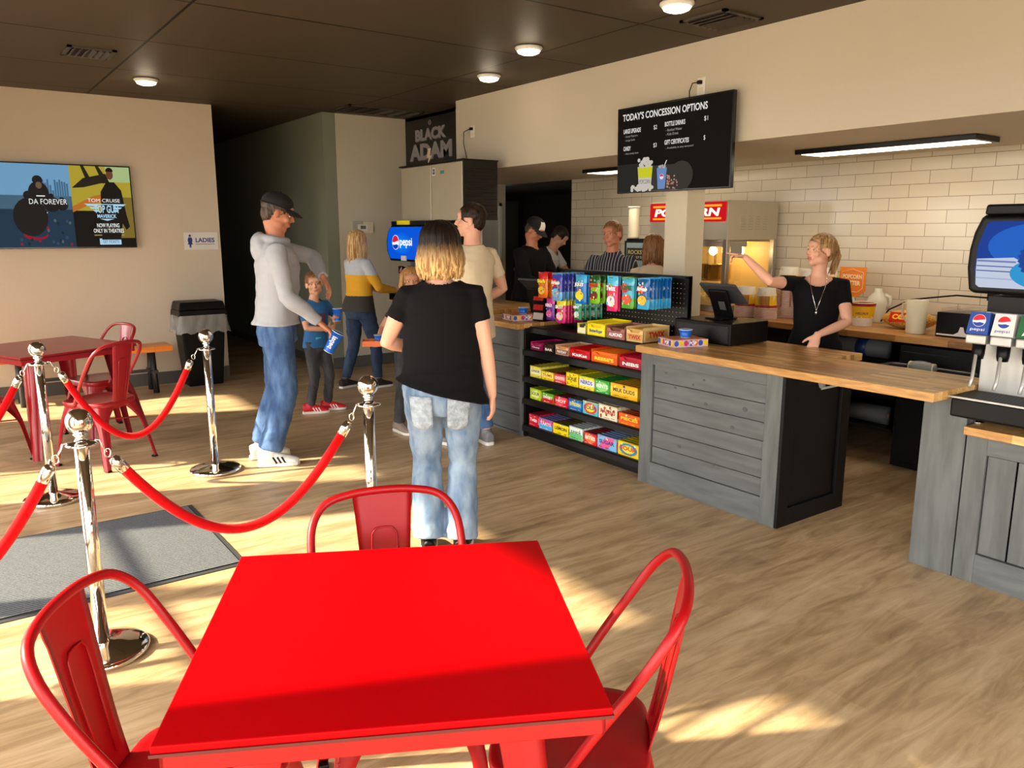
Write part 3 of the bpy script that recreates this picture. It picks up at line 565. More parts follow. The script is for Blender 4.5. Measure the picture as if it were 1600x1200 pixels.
def chair_proto(m):
    t = thing('metal_chair', '', 'chair')
    # seat pan
    s = MB(); n = 40; rings = []
    def sq(k, ax, ay, cy=0):
        a = 2 * pi * k / n; e = .42; c, d = cos(a), sin(a); return (ax * (abs(c) ** e) * (1 if c > 0 else -1) * (1 + .05 * d), cy + ay * (abs(d) ** e) * (1 if d > 0 else -1))
    for ax, ay, z in ((.17, .165, .40), (.185, .18, .43), (.187, .182, .448), (.18, .175, .456), (.165, .16, .452), (.09, .09, .446), (.02, .02, .445)): rings.append([(*sq(k, ax, ay), z) for k in range(n)])
    V = [v for r in rings for v in r]; F = [(i * n + k, i * n + (k + 1) % n, (i + 1) * n + (k + 1) % n, (i + 1) * n + k) for i in range(len(rings) - 1) for k in range(n)]
    F.append(tuple((len(rings) - 1) * n + k for k in range(n))); s.add(V, F, m, True); s.build('seat', t)
    # hoop
    P = []
    ctrl = [(.188, .03, .43), (.195, -.01, .5), (.205, -.07, .6), (.212, -.135, .7), (.205, -.19, .785), (.165, -.228, .835), (.09, -.245, .853), (0, -.25, .857)]
    ctrl = ctrl + [(-x, y, z) for x, y, z in ctrl[-2::-1]]
    for i in range(len(ctrl) - 1):
        p0 = Vector(ctrl[max(i - 1, 0)]); p1 = Vector(ctrl[i]); p2 = Vector(ctrl[i + 1]); p3 = Vector(ctrl[min(i + 2, len(ctrl) - 1)])
        for q in (0, .25, .5, .75): P.append(.5 * ((2 * p1) + (p2 - p0) * q + (2 * p0 - 5 * p1 + 4 * p2 - p3) * q * q + (3 * p1 - p0 - 3 * p2 + p3) * q ** 3))
    P.append(Vector(ctrl[-1])); MB().tube(P, .0115, m, 12).build('back_frame', t)
    # splat with pressed panel outline
    b = MB(); rows = 15; cols = 9; V = []; F = []
    def sp(u, v): # u across -1..1, v up 0..1
        wv = .062 + .024 * v ** 1.3; y = -.165 - .085 * (v ** .8) - .006 * (1 - u * u); z = .425 + .425 * v - (.012 * u * u if v > .9 else 0)
        return Vector((u * wv, y, z))
    for i in range(rows):
        for j in range(cols): V.append(sp(-1 + 2 * j / (cols - 1), i / (rows - 1)))
    k0 = len(V)
    for i in range(rows):
        for j in range(cols): V.append(sp(-1 + 2 * j / (cols - 1), i / (rows - 1)) + Vector((0, -.003, 0)))
    for i in range(rows - 1):
        for j in range(cols - 1):
            a = i * cols + j; F.append((a, a + 1, a + cols + 1, a + cols)); F.append((k0 + a, k0 + a + cols, k0 + a + cols + 1, k0 + a + 1))
        for j in (0, cols - 1): a = i * cols + j; F.append((a, a + cols, k0 + a + cols, k0 + a))
    b.add(V, F, m, True); b.build('back_splat', t)
    for off in (.0035, -.0065):
        rb = MB(); Q = []
        for (u, v) in [(-.42, .14), (-.48, .4), (-.5, .62), (-.46, .72), (-.3, .755), (0, .76), (.3, .755), (.46, .72), (.5, .62), (.48, .4), (.42, .14)]: Q.append(sp(u, v) + Vector((0, off, 0)))
        rb.tube(Q, .0028, m, 6).build('pressed_rib', t)
    for sx in (-1, 1):
        for sy in (-1, 1):
            l = MB(); V = []
            for k in range(13):
                u = k / 12; z = .43 * (1 - u); cx = .172 + .055 * u; cy = .168 + (.055 if sy > 0 else .085) * u; wv = .034 + .11 * max(0, 1 - u / .42) ** 1.8 + .012 * (1 - u)
                V.append([(cx * sx, cy * sy, z + .006), ((cx - wv) * sx, cy * sy, z + .006), (cx * sx, (cy - wv) * sy, z + .006)])
            angle_leg(l, V, m, sx * sy); l.build('leg', t)
            MB().bb((sx * .206 - .016, sy * (.2 if sy > 0 else .23) - .016 + sy * .008, 0), (sx * .206 + .016, sy * (.2 if sy > 0 else .23) + .016 + sy * .008, .014), M_black).build('foot_cap', t, .003)
    MB().tube([(.185, .18, .3), (-.185, -.19, .3)], .005, m, 6).tube([(-.185, .18, .3), (.185, -.19, .3)], .005, m, 6).build('cross_brace', t)
    return t
TA = radians(-27.9); TC = Vector((.742, 1.482, 0)); uu = Vector((cos(TA), sin(TA), 0)); ww_ = Vector((-sin(TA), cos(TA), 0))
table('glossy bright red square table in the foreground', TC, TA, M_redtop, M_red, .8)
c1 = chair_proto(M_red)
c1.location = (.906, 1.774, 0); c1.rotation_euler = (0, 0, 2.811)
c1['label'] = 'red metal chair on the far side of the foreground table, facing the camera'; c1['group'] = 'red metal chairs at the front table'
dup(c1, (.342, 1.626, 0), -2.178, 'red metal chair at the left side of the foreground table')
dup(c1, (1.089, 1.267, 0), .816, 'red metal chair at the right side of the foreground table')
T2 = Vector((.63, 6.80, 0)); A2 = radians(-67)
table('dull red square table at the far left below the wall screen', T2, A2, M_redfar, M_redfar, .86)
c2 = chair_proto(M_redfar); c2['group'] = 'red metal chairs at the far table'
c2.location = (.834, 6.045, 0); c2.rotation_euler = (0, 0, .6); c2['label'] = 'red metal chair in front of the far table, its back to the camera'
dup(c2, (.13, 6.42, 0), radians(-52), 'red metal chair cut off by the left photo edge, at the far table')
dup(c2, (.97, 6.93, 0), 1.9, 'red metal chair behind the far table with sunlight on its back')
# ---------------------------------------------------------------- stanchions and ropes
def stanchion_proto():
    t = thing('rope_stanchion', '', 'stanchion', group='chrome rope stanchions')
    MB().lathe([(0, 0), (.155, 0), (.165, .004), (.165, .018), (.158, .024), (.12, .03), (.05, .042), (.03, .05), (0, .05)], M_chrome, 48).build('base', t)
    MB().lathe([(.0, .045), (.0255, .045), (.0255, .83), (0, .83)], M_chrome, 28).build('pole', t)
    MB().lathe([(0, .828), (.05, .828), (.056, .832), (.05, .838), (.03, .842), (.02, .85), (.017, .86), (.026, .872), (.0, .88)], M_chrome, 32).build('collar', t)
    MB().ell((0, 0, .918), (.047, .047, .047), M_chrome, seg=32, rings=20).build('ball_finial', t)
    return t
ST = [((.364, 3.19), 'nearest chrome stanchion, between the foreground chair and the rope barrier'), ((.432, 5.32), 'chrome stanchion in front of the far red table'), ((1.395, 5.357), 'chrome stanchion in front of the black trash can'), ((1.513, 3.19), 'chrome stanchion left of the woman in black, half behind a red chair')]
sp0 = stanchion_proto()
for i, (p, lb) in enumerate(ST):
    r = sp0 if i == 0 else dup(sp0, (0, 0, 0)); r.location = (p[0], p[1], 0); r['label'] = lb
def rope(a, b, sag, label):
    a = Vector((*a, 0)); b = Vector((*b, 0)); d = (b - a); L = d.length; d.normalize(); t = thing('barrier_rope', label, 'rope', a, group='red velvet barrier ropes'); P = []
    x0, x1 = .13, L - .13; z0 = .72
    for k in range(33):
        u = k / 32; x = x0 + (x1 - x0) * u; P.append(d * x + Vector((0, 0, z0 - sag * (1 - (2 * u - 1) ** 2) * (1 - .08 * (2 * u - 1) ** 2))))
    MB().tube(P, .0205, M_velvet, 14).build('velvet_rope', t)
    for e, s, q in ((0, 1, P[0] - P[1]), (L, -1, P[-1] - P[-2])):
        q = q.normalized(); p = P[0] if e == 0 else P[-1]; p1 = p + q * .055
        MB().tube([p - q * .01, p + q * .04, p1], [.0225, .0225, .015], M_chrome, 14).build('end_cap', t)
        ring = d * (e + s * .06) + Vector((0, 0, .822)); m_ = (p1 + ring) / 2
        hk = MB(); hk.tube([p1 + (ring - p1) * .38 + d * (.011 * cos(2 * pi * k / 10)) + Vector((0, 0, .017 * sin(2 * pi * k / 10))) for k in range(10)], .003, M_chrome, 6, closed=True); e1 = d * (e + s * .047) + Vector((0, 0, .842)); hk.tube([p1 + (ring - p1) * .45, p1.lerp(ring, .8) + Vector((0, 0, .006)), ring + Vector((0, 0, .018)), e1, e1 - Vector((0, 0, .012))], .0035, M_chrome, 6); hk.build('hook', t)
rope(ST[0][0], ST[3][0], .34, 'red rope hanging between the nearest stanchion and the one beside the woman')
rope(ST[1][0], ST[2][0], .40, 'red rope hanging between the two far stanchions')
rope((-.72, 3.26), ST[0][0], .40, 'red rope leaving the photo at the lower left, hooked to the nearest stanchion')
rope((-.66, 5.2), ST[1][0], .42, 'red rope leaving the photo at the left, hooked to the far left stanchion')
# mat
mm_, N_, L_, p_ = nodes('ribbed_carpet', rough=.95)
tc = N_.new('ShaderNodeTexCoord'); wv = N_.new('ShaderNodeTexWave'); wv.bands_direction = 'Y'; wv.inputs['Scale'].default_value = 16; wv.inputs['Distortion'].default_value = 1.5; wv.inputs['Detail'].default_value = 3; wv.inputs['Detail Scale'].default_value = 8
L_.new(tc.outputs['Object'], wv.inputs[0]); nn = N_.new('ShaderNodeTexNoise'); nn.inputs['Scale'].default_value = 260; L_.new(tc.outputs['Object'], nn.inputs[0])
mx = N_.new('ShaderNodeMix'); mx.data_type = 'FLOAT'; mx.inputs[0].default_value = .5; L_.new(wv.outputs[0], mx.inputs[2]); L_.new(nn.outputs[0], mx.inputs[3])
r = ramp(N_, [(.3, (40, 44, 48)), (.6, (104, 108, 112))]); L_.new(mx.outputs[0], r.inputs[0]); L_.new(r.outputs[0], p_.inputs['Base Color'])
bn = N_.new('ShaderNodeBump'); bn.inputs['Strength'].default_value = .6; bn.inputs['Distance'].default_value = .004; L_.new(mx.outputs[0], bn.inputs['Height']); L_.new(bn.outputs[0], p_.inputs['Normal'])
t = thing('floor_mat', 'grey ribbed entrance mat lying inside the rope barrier', 'mat', (-.1, 4.21, 0))
MB().bb((-1.15, -.49, .001), (1.15, .49, .011), mm_).build('carpet', t); MB().bb((-1.18, -.52, .0), (1.18, .52, .005), mat('mat_rubber', (50, 52, 54), .7)).build('rubber_edge', t, .002)
# ---------------------------------------------------------------- candy shelves
RX0, RX1, RY0, RY1 = 3.64, 4.0, 3.54, 4.86
t = thing('candy_shelf', 'black gondola shelf unit full of candy, left of the panelled counter', 'shelf unit', (RX0, RY0, 0)); D = RX1 - RX0; Wd = RY1 - RY0
MB().bb((.02, .012, 0), (D, Wd - .012, .088), M_blackm).build('kick_base', t, .003)
MB().bb((0, 0, 0), (D + .02, .012, .86), M_blackm).build('side_panel', t); MB().bb((0, Wd - .012, 0), (D + .02, Wd, .86), M_blackm).build('side_panel', t)
peg = brick_material('pegboard', (24, 24, 24), (24, 24, 24), .03, .03, .0, 'X', .5)
bp = MB(); bp.bb((D, 0, .0), (D + .02, Wd, 1.3), M_blackm).build('back_panel', t)
hm = MB(); hc = mat('peg_hole', (150, 138, 110), .6); ff = FX((D, Wd, 0))
for i in range(int(Wd / .032)):
    for k in range(11): hm.rect(ff, .03 + i * .032, .93 + k * .032, .036 + i * .032, .9355 + k * .032, hc, .0012, .0002)
hm.build('peg_holes', t)
MB().bb((D - .01, .0, .88), (D + .03, .03, 1.3), M_blackm).bb((D - .01, Wd - .03, .88), (D + .03, Wd, 1.3), M_blackm).bb((D - .01, 0, 1.29), (D + .03, Wd, 1.305), M_blackm).build('upright', t)
SHELF = [.10, .315, .49, .70, .868]
for z in SHELF:
    m_ = MB(); dd = 0 if z < .8 else .06
    m_.bb((dd, .012, z - .012), (D, Wd - .012, z), M_blackm); m_.prism([(-.03 + dd, -.042), (-.016 + dd, -.048), (dd + .006, -.012), (dd + .006, .0), (-.012 + dd, .004), (-.026 + dd, -.004)], FR((0, .012, z), (1, 0, 0), (0, 0, 1), (0, 1, 0)), 0, Wd - .024, M_blackm); m_.build('shelf_board', t, .001)
def yz(px, row=0):  # left/right position of a zoomed pixel column across the shelf front
    return px
C_ = {}
def cm(c): return mat('print_%d_%d_%d' % c, c, .35)
def candy_box_proto(name, w, d, h, c1, c2, txt, tc, style, top=None):
    """origin: bottom centre of the front face; front faces -X, width along Y"""
    t = thing(name, '', 'candy'); b = MB(); a = cm(c1); b2 = cm(c2); tm_ = cm(tc); top = cm(top) if top else a
    b.bb((0, -w / 2, 0), (d, w / 2, h), a).bb((.002, -w / 2 + .001, h - .001), (d - .002, w / 2 - .001, h + .0006), cm(tuple(int(q * .45) for q in c1))); f = FX((0, w / 2, 0))  # box tops darkened, the shade of gaps between boxes put into colour
    if style == 'band': b.rect(f, .002, h * .3, w - .002, h * .74, b2, .0006)
    if style == 'oval': b.disc(f, w / 2, h / 2, w * .42, b2, .0006, 24, ry=h * .36)
    if style == 'diag': b.prism([(.002, .002), (w * .55, .002), (w * .95, h - .002), (w * .45, h - .002)], f, 0, .0006, b2)
    if style == 'half': b.rect(f, .002, .002, w - .002, h * .48, b2, .0006)
    if style == 'dots':
        for k in range(9): b.disc(f, w * (.12 + .1 * ((k * 37) % 8)), h * (.14 + .09 * ((k * 53) % 9)), w * .055, b2, .0006, 10)
    if style == 'ring': b.disc(f, w / 2, h * .5, w * .44, b2, .0006, 24, ry=h * .42); b.disc(f, w / 2, h * .5, w * .3, cm((250, 226, 60)), .0009, 24, ry=h * .28)
    if txt: b.text(txt, f, w / 2, h * .4, min(h * .3, .036), tm_, w * .8, .0014, 'c', bold=.03)
    g = FY((0, -w / 2, 0)); b.rect(g, .003, h * .2, d - .003, h * .75, b2, .0006); rn = random.Random(int(w * 9999) + c1[0])
    for k in range(5): x = w * (.08 + .7 * rn.random()); b.rect(f, x, h * (.08 + .04 * (k % 2)), x + w * .14, h * (.11 + .04 * (k % 2)), tm_, .0012)
    for k in range(4): b.disc(f, w * rn.uniform(.1, .9), h * rn.uniform(.74, .92), w * .035, cm([(250, 240, 120), (240, 120, 60), (90, 180, 230), (250, 250, 250)][k]), .001, 8)
    b.build('carton', t)
    e = MB(); e.bb((-.0012, -w / 2 - .0008, h * .94), (d * .45, w / 2 + .0008, h + .0012), top).build('lid_flap', t)
    return t
def tray_proto(name, w, d, h, c1, c2, txt, tc, bar, nb=7):
    """open display tray: low cut front with writing, higher sides and back, bars or packs standing inside"""
    t = thing(name, '', 'candy'); a = cm(c1); b2 = cm(c2); b = MB(); q = .003; f = FX((0, w / 2, 0))
    b.prism([(0, 0), (w, 0), (w, h * .8), (w * .82, h * .8), (w * .74, h * .62), (w * .26, h * .62), (w * .18, h * .8), (0, h * .8)], f, -q, 0, a)
    b.bb((0, -w / 2, 0), (d, -w / 2 + q, h), a).bb((0, w / 2 - q, 0), (d, w / 2, h), a).bb((d - q, -w / 2, 0), (d, w / 2, h * 1.02), a).bb((0, -w / 2, 0), (d, w / 2, q), a)
    b.rect(f, w * .05, h * .12, w * .95, h * .56, b2, .0007)
    if txt: b.text(txt, f, w / 2, h * .2, h * .28, cm(tc), w * .72, .0016, 'c', bold=.04)
    g = FY((0, -w / 2, 0)); b.rect(g, .02, h * .15, d - .02, h * .8, b2, .0007)
    if txt: b.text(txt, g, d * .5, h * .3, h * .4, cm(tc), d * .6, .0014, 'c', bold=.04)
    b.build('display_tray', t)
    for k in range(nb):
        x = .02 + (d - .04) * k / max(1, nb - 1)
        MB().bb((x - .006, -w / 2 + .008, .004), (x + .006, w / 2 - .008, h * .88), cm(bar)).build('wrapped_bar', t, .003, 1)
    return t
def zy(z, px): return 0
# front positions along the shelf: fraction 0 = left end (far), 1 = right end (near)
def fy_(fr): return RY1 - .03 - fr * (Wd - .06)
ROWS = [
 (.70, [ # start, end fractions, kind, ...
  ('tray', .02, .13, .075, (196, 30, 110), (60, 20, 40), 'Chewy', (255, 220, 230), (150, 30, 70), 'magenta candy tray at the left end of the second shelf'),
  ('tray', .15, .25, .085, (58, 40, 34), (40, 26, 22), 'BAR', (240, 236, 230), (70, 46, 36), 'dark brown chocolate tray with white letters on the second shelf'),
  ('tray', .26, .385, .09, (232, 190, 160), (120, 60, 40), 'PAYDAY', (255, 246, 230), (210, 150, 90), 'peach and brown candy tray on the second shelf'),
  ('tray', .39, .57, .09, (214, 20, 24), (186, 12, 18), 'KitKat', (255, 255, 255), (206, 16, 22), 'bright red tray of wafer bars on the second shelf'),
  ('tray', .575, .79, .11, (240, 100, 12), (222, 84, 8), "REESE'S", (255, 226, 40), (240, 110, 20), 'large orange peanut butter cup tray on the second shelf'),
  ('tray', .80, .975, .105, (206, 18, 58), (150, 10, 36), 'NIBS', (255, 255, 255), (190, 20, 50), 'crimson candy tray at the right end of the second shelf')]),
 (.49, [
  ('box', .02, .13, .105, (238, 226, 90), (250, 244, 196), 'JUNIOR', (90, 110, 60), 'band', (212, 196, 60), 'pale yellow candy box, leftmost of the third shelf'),
  ('box', .135, .25, .085, (244, 220, 40), (252, 240, 120), 'TUMS', (190, 60, 30), 'band', (120, 90, 30), 'yellow candy box with red letters on the third shelf'),
  ('box', .255, .36, .085, (222, 60, 74), (244, 150, 140), 'DOTS', (255, 250, 240), 'band', (150, 40, 40), 'rosy red candy box on the third shelf'),
  ('box', .365, .475, .12, (250, 222, 20), (232, 92, 30), 'SOUR', (60, 110, 40), 'dots', (214, 190, 20), 'bright yellow candy box with orange dots on the third shelf'),
  ('box', .48, .61, .115, (246, 222, 60), (236, 240, 250), 'NERDS', (40, 60, 150), 'band', (170, 190, 30), 'yellow and white candy box with blue letters on the third shelf'),
  ('box', .615, .735, .115, (60, 168, 60), (150, 220, 130), 'MINTS', (240, 255, 240), 'oval', (40, 150, 50), 'green candy box on the third shelf'),
  ('box', .74, .95, .115, (246, 190, 20), (250, 214, 80), 'MILK DUDS', (120, 50, 20), 'band', (214, 150, 20), 'golden yellow candy box, rightmost of the third shelf')]),
 (.315, [
  ('box', .02, .13, .105, (196, 216, 30), (232, 240, 150), 'SOUR', (70, 120, 30), 'oval', (150, 180, 30), 'lime yellow candy box, leftmost of the fourth shelf'),
  ('box', .14, .255, .095, (110, 180, 40), (214, 24, 40), 'SWEET', (255, 255, 255), 'half', (70, 130, 40), 'green and red candy box on the fourth shelf'),
  ('box', .26, .385, .095, (214, 22, 46), (240, 90, 100), 'HOT', (255, 240, 230), 'diag', (110, 20, 40), 'red candy box with a pink slash on the fourth shelf'),
  ('box', .39, .51, .105, (22, 94, 176), (50, 150, 214), 'SWEDISH', (250, 220, 60), 'band', (90, 80, 70), 'deep blue candy box with yellow letters on the fourth shelf'),
  ('box', .515, .645, .115, (90, 196, 214), (226, 60, 40), 'SOUR', (30, 60, 140), 'ring', (196, 190, 150), 'light blue candy box with red circle on the fourth shelf'),
  ('box', .65, .80, .125, (240, 228, 196), (150, 70, 40), 'RAISINS', (170, 40, 30), 'dots', (200, 190, 150), 'cream candy box with brown dots on the fourth shelf'),
  ('box', .81, .975, .095, (240, 106, 14), (226, 80, 10), 'PIECES', (255, 230, 60), 'band', (200, 70, 20), 'orange candy box, rightmost of the fourth shelf')]),
 (.10, [
  ('box', .01, .105, .115, (214, 16, 48), (250, 240, 240), 'Twizz', (255, 255, 255), 'none', (150, 30, 50), 'red candy box, leftmost of the bottom shelf'),
  ('box', .11, .245, .105, (226, 60, 150), (80, 180, 230), 'TARTS', (255, 250, 255), 'half', (110, 130, 190), 'pink and blue candy box on the bottom shelf'),
  ('box', .25, .395, .105, (248, 222, 24), (60, 60, 60), 'LEMON', (60, 50, 40), 'none', (60, 50, 40), 'yellow candy box with dark letters on the bottom shelf'),
  ('box', .40, .52, .115, (236, 244, 236), (110, 196, 120), 'JUNIOR', (30, 100, 60), 'half', (190, 200, 200), 'white and green candy box on the bottom shelf'),
  ('box', .53, .64, .105, (214, 30, 34), (250, 120, 40), 'BITES', (255, 250, 240), 'oval', (110, 30, 40), 'red candy box with an orange oval on the bottom shelf'),
  ('box', .645, .80, .115, (126, 190, 232), (232, 90, 150), 'SUGAR', (30, 50, 120), 'diag', (130, 150, 200), 'pale blue and pink candy box on the bottom shelf'),
  ('box', .81, .97, .12, (250, 214, 20), (30, 140, 190), 'SOUR', (210, 30, 40), 'ring', (200, 180, 30), 'yellow candy box with blue circle, rightmost of the bottom shelf')])]
for z, items in ROWS:
    for it in items:
        kind, a, b, h, c1, c2, txt, tc = it[:8]; ya = fy_(a); yb = fy_(b); w = abs(ya - yb) - .006; yc = (ya + yb) / 2; lab = it[-1]; h *= .8; grp = 'boxes behind the ' + lab
        if kind == 'tray':
            p = tray_proto('candy_tray', w, .24, h, c1, c2, txt, tc, it[8]); p.location = (RX0 + .015, yc, z + .001); p['label'] = lab
        else:
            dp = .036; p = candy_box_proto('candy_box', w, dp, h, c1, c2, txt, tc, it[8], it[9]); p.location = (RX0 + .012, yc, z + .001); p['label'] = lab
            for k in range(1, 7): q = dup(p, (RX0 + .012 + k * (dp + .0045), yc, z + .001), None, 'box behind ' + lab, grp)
# top deck trays
for i, (a, b, h, c1, c2, txt, tc, bar, lab) in enumerate([
  (.40, .475, .075, (240, 232, 120), (250, 246, 210), '', (60, 60, 60), (60, 56, 60), 'small pale candy tray with dark bars on the top deck of the shelf unit'),
  (.485, .635, .10, (250, 228, 16), (252, 234, 40), 'Butterfinger', (30, 80, 170), (240, 210, 30), 'bright yellow candy tray with blue letters on the top deck'),
  (.645, .79, .09, (170, 112, 100), (150, 80, 70), 'ALMOND', (250, 240, 250), (110, 60, 40), 'dusty pink brown candy tray on the top deck'),
  (.80, .925, .10, (232, 196, 130), (206, 160, 90), 'TWIX', (190, 20, 24), (206, 160, 80), 'tan candy tray with red letters on its side, right end of the top deck')]):
    ya = fy_(a); yb = fy_(b); p = tray_proto('candy_tray', abs(ya - yb), .25, h, c1, c2, txt, tc, bar, 8); p.location = (RX0 + .075, (ya + yb) / 2, .87); p['label'] = lab
# hanging candy bags
def bag_proto(w, h, c1, c2, txt, tc, accent, style=0):
    t = thing('candy_bag', '', 'candy bag'); nx, nz = 9, 13; V = []; F = []; a = cm(c1)
    def P(u, v, s): return Vector((s * .015 * max(0, (1 - abs(2 * u - 1) ** 2.2)) ** .6 * max(0, (1 - abs(2 * v - 1) ** 3)) ** .6, (.5 - u) * w * (1 - .04 * sin(v * pi)), (v - 1) * h))
    for s in (-1, 1):
        for j in range(nz):
            for i in range(nx): V.append(P(i / (nx - 1), j / (nz - 1), s))
    k0 = nx * nz
    b = MB(); A = [[], [], []]
    for j in range(nz - 1):
        for i in range(nx - 1):
            q = j * nx + i; A[0 if 3 < j < 9 else (1 if j <= 3 else 2)].append((q, q + nx, q + nx + 1, q + 1)); A[0].append((k0 + q, k0 + q + 1, k0 + q + nx + 1, k0 + q + nx))
    def gloss(c): return mat('foil_%d_%d_%d' % c, c, .22, bump=.25, bscale=40)
    for q, c in zip(A, (c1, c2 if style == 1 else c1, c2 if style != 1 else c1)): b.add(V, q, gloss(c), True)
    b.bb((-.0008, -w / 2, -.012), (.0008, w / 2, .004), gloss(c2)); f = FX((-.0155, w / 2, -h))
    b.disc(f, w * .5, h * .3, w * .36, gloss(accent), .001, 20, ry=h * .16)
    if style == 1: b.disc(f, w * .36, h * .66, w * .26, gloss((206, 16, 40)), .0012, 20, ry=w * .26)
    rn = random.Random(int(w * 9999) + c1[1])
    for k in range(14): b.disc(f, w * rn.uniform(.18, .82), h * rn.uniform(.12, .86), w * rn.uniform(.03, .09), cm([(250, 240, 120), (240, 120, 60), (240, 248, 250), (90, 190, 230), (230, 60, 120), (120, 200, 60)][k % 6]), .0014 + .0001 * k, 7, ry=h * rn.uniform(.015, .05))
    b.text(txt, f, w * .5, h * .6, h * .15, cm(tc), w * .84, .0034, 'c', bold=.06); b.build('bag', t)
    MB().tube([(-.012, 0, -.008), (.03, 0, -.008)], .0016, M_steel, 6).build('hang_hole_ring', t)
    return t
BAGS = [ # fraction, top z, w, h, n, dx
 (.055, 1.285, .115, .19, 2, .05, (236, 120, 20), (214, 20, 30), 'Starb', (255, 240, 60), (250, 214, 40), 0, 'orange candy bag at the left end of the upper hook row'),
 (.19, 1.285, .12, .20, 7, .034, (60, 70, 180), (110, 180, 230), 'AirHeads', (255, 255, 255), (120, 190, 235), 1, 'blue violet candy bag with a red circle on the upper hook row'),
 (.405, 1.285, .12, .205, 2, .03, (20, 120, 206), (60, 170, 230), 'JOLLY', (250, 250, 255), (240, 230, 60), 0, 'sky blue candy bag on the upper hook row'),
 (.525, 1.285, .105, .19, 4, .045, (120, 196, 20), (30, 90, 30), 'SOUR', (214, 24, 40), (110, 50, 30), 2, 'lime green candy bag on the upper hook row'),
 (.665, 1.29, .11, .235, 2, .03, (226, 50, 110), (80, 190, 232), 'Twizz', (255, 250, 255), (240, 230, 240), 0, 'pink and light blue tall candy bag on the upper hook row'),
 (.785, 1.29, .12, .205, 2, .025, (70, 176, 210), (90, 170, 60), 'LIFE', (20, 100, 40), (220, 80, 50), 1, 'aqua and green candy bag on the upper hook row'),
 (.90, 1.29, .11, .20, 7, .034, (20, 96, 170), (60, 170, 226), 'AirHeads', (255, 255, 255), (240, 200, 60), 1, 'bright blue candy bag, right end of the upper hooks'),
 (.09, 1.095, .10, .17, 1, .03, (96, 40, 150), (210, 60, 160), 'NERDS', (250, 220, 255), (230, 90, 170), 0, 'purple candy bag on the lower hook row'),
 (.19, 1.095, .11, .18, 6, .032, (214, 36, 110), (232, 226, 40), 'SKITT', (250, 250, 210), (250, 200, 220), 2, 'pink and yellow candy bag on the lower hook row'),
 (.345, 1.095, .08, .14, 5, .05, (20, 130, 96), (130, 206, 180), 'MINT', (240, 255, 250), (200, 240, 226), 0, 'small green mint candy bag on the lower hook row')]
for i, (a, z, w, h, n, dx, c1, c2, txt, tc, ac, sty, lab) in enumerate(BAGS):
    y = fy_(a); p = bag_proto(w, h, c1, c2, txt, tc, ac, sty); x0 = RX0 + (.1 if z > 1.2 else .14); p.location = (x0, y, z); p['label'] = lab
    for k in range(1, n): dup(p, (x0 + k * dx, y + random.uniform(-.004, .004), z), random.uniform(-.16, .16), 'bag behind ' + lab, 'bags behind the ' + lab)
    hk = MB(); hk.tube([(RX1 - .001, y, z - .006), (x0 - .03, y, z - .006), (x0 - .038, y, z + .006)], .0028, M_steel, 6); tag(hk.build('peg_hook'), 'peg hook of ' + lab, 'hook', 'steel peg hooks')
# small card rack
t = thing('card_rack', 'black tiered card rack with red cards left of the hanging candy', 'card rack', (3.86, 4.95, .893), radians(12)); f = FX((0, 0, 0))
MB().prism([(0, 0), (.1, 0), (.03, .25), (.0, .25)], FR((-.02, .06, 0), (1, 0, 0), (0, 0, 1), (0, 1, 0)), -.12, 0, M_black).build('stand', t)
for k, c in enumerate(((214, 206, 200), (200, 40, 44), (206, 44, 46))): MB().box((-.024 + .003 * k, 0, .04 + k * .075), (.006, .1, .055), cm(c), Matrix.Rotation(.25, 3, 'Y')).build('gift_card', t, .002)
# snack tray boxes with blue cups
def snack(loc, rz, la, lb, kids=True):
    t = thing('snack_box', la, 'snack box', loc, rz); b = MB(); c = cm((214, 190, 196)); b.bb((-.12, -.095, 0), (.12, .095, .045), cm((206, 120, 70)))
    for s, f in ((0, FR((-.12, -.096, 0), (1, 0, 0), (0, 0, 1), (0, -1, 0))), (1, FR((-.121, .095, 0), (0, -1, 0), (0, 0, 1), (-1, 0, 0)))):
        w = .24 if s == 0 else .19; b.rect(f, 0, 0, w, .045, c, .0008)
        for k in range(7): b.disc(f, w * (.08 + .14 * k), .024, .016, cm([(60, 90, 190), (240, 200, 40), (200, 60, 120), (90, 60, 160), (240, 120, 40)][k % 5]), .0016, 12, ry=.018)
        b.text('POP', f, w * .45, .013, .022, cm((250, 250, 250)), .05, .003, bold=.04)
    b.build('box', t, .002); MB().bb((-.11, -.085, .0452), (.11, .085, .047), cm((226, 140, 90))).build('lid', t)
    q = paper_cup((loc[0] + .02, loc[1], loc[2] + .0475), 0, lb, .042, .05); return t
BLUE = mat('cup_blue', (10, 96, 200), .35)
def paper_cup(loc, rz, lab, r, h, txt=None):
    t = thing('paper_cup', lab, 'cup', loc, rz); MB().lathe([(0, .0), (r * .72, 0), (r * .74, .003), (r * .98, h * .97), (r * .94, h * .97), (r * .7, .006), (0, .006)], BLUE, 32).build('cup_wall', t)
    MB().tube([(r * cos(2 * pi * k / 28), r * sin(2 * pi * k / 28), h * .98) for k in range(28)], .0022, M_white, 6, closed=True).build('rim', t)
    MB().lathe([(0, -.0012), (r * .73, -.0012), (r * .745, .009), (r * .73, .009), (0, .002)], M_white, 24).build('foot_ring', t); return t
snack((3.76, 3.36, .893), radians(-18), 'colourful cardboard snack box on the worktop in front of the black cash drawer', 'small blue paper cup on the snack box beside the cash drawer')
snack((3.80, 5.12, .893), radians(-10), 'colourful cardboard snack box on the far worktop left of the candy bags', 'small blue paper cup on the snack box left of the candy bags')
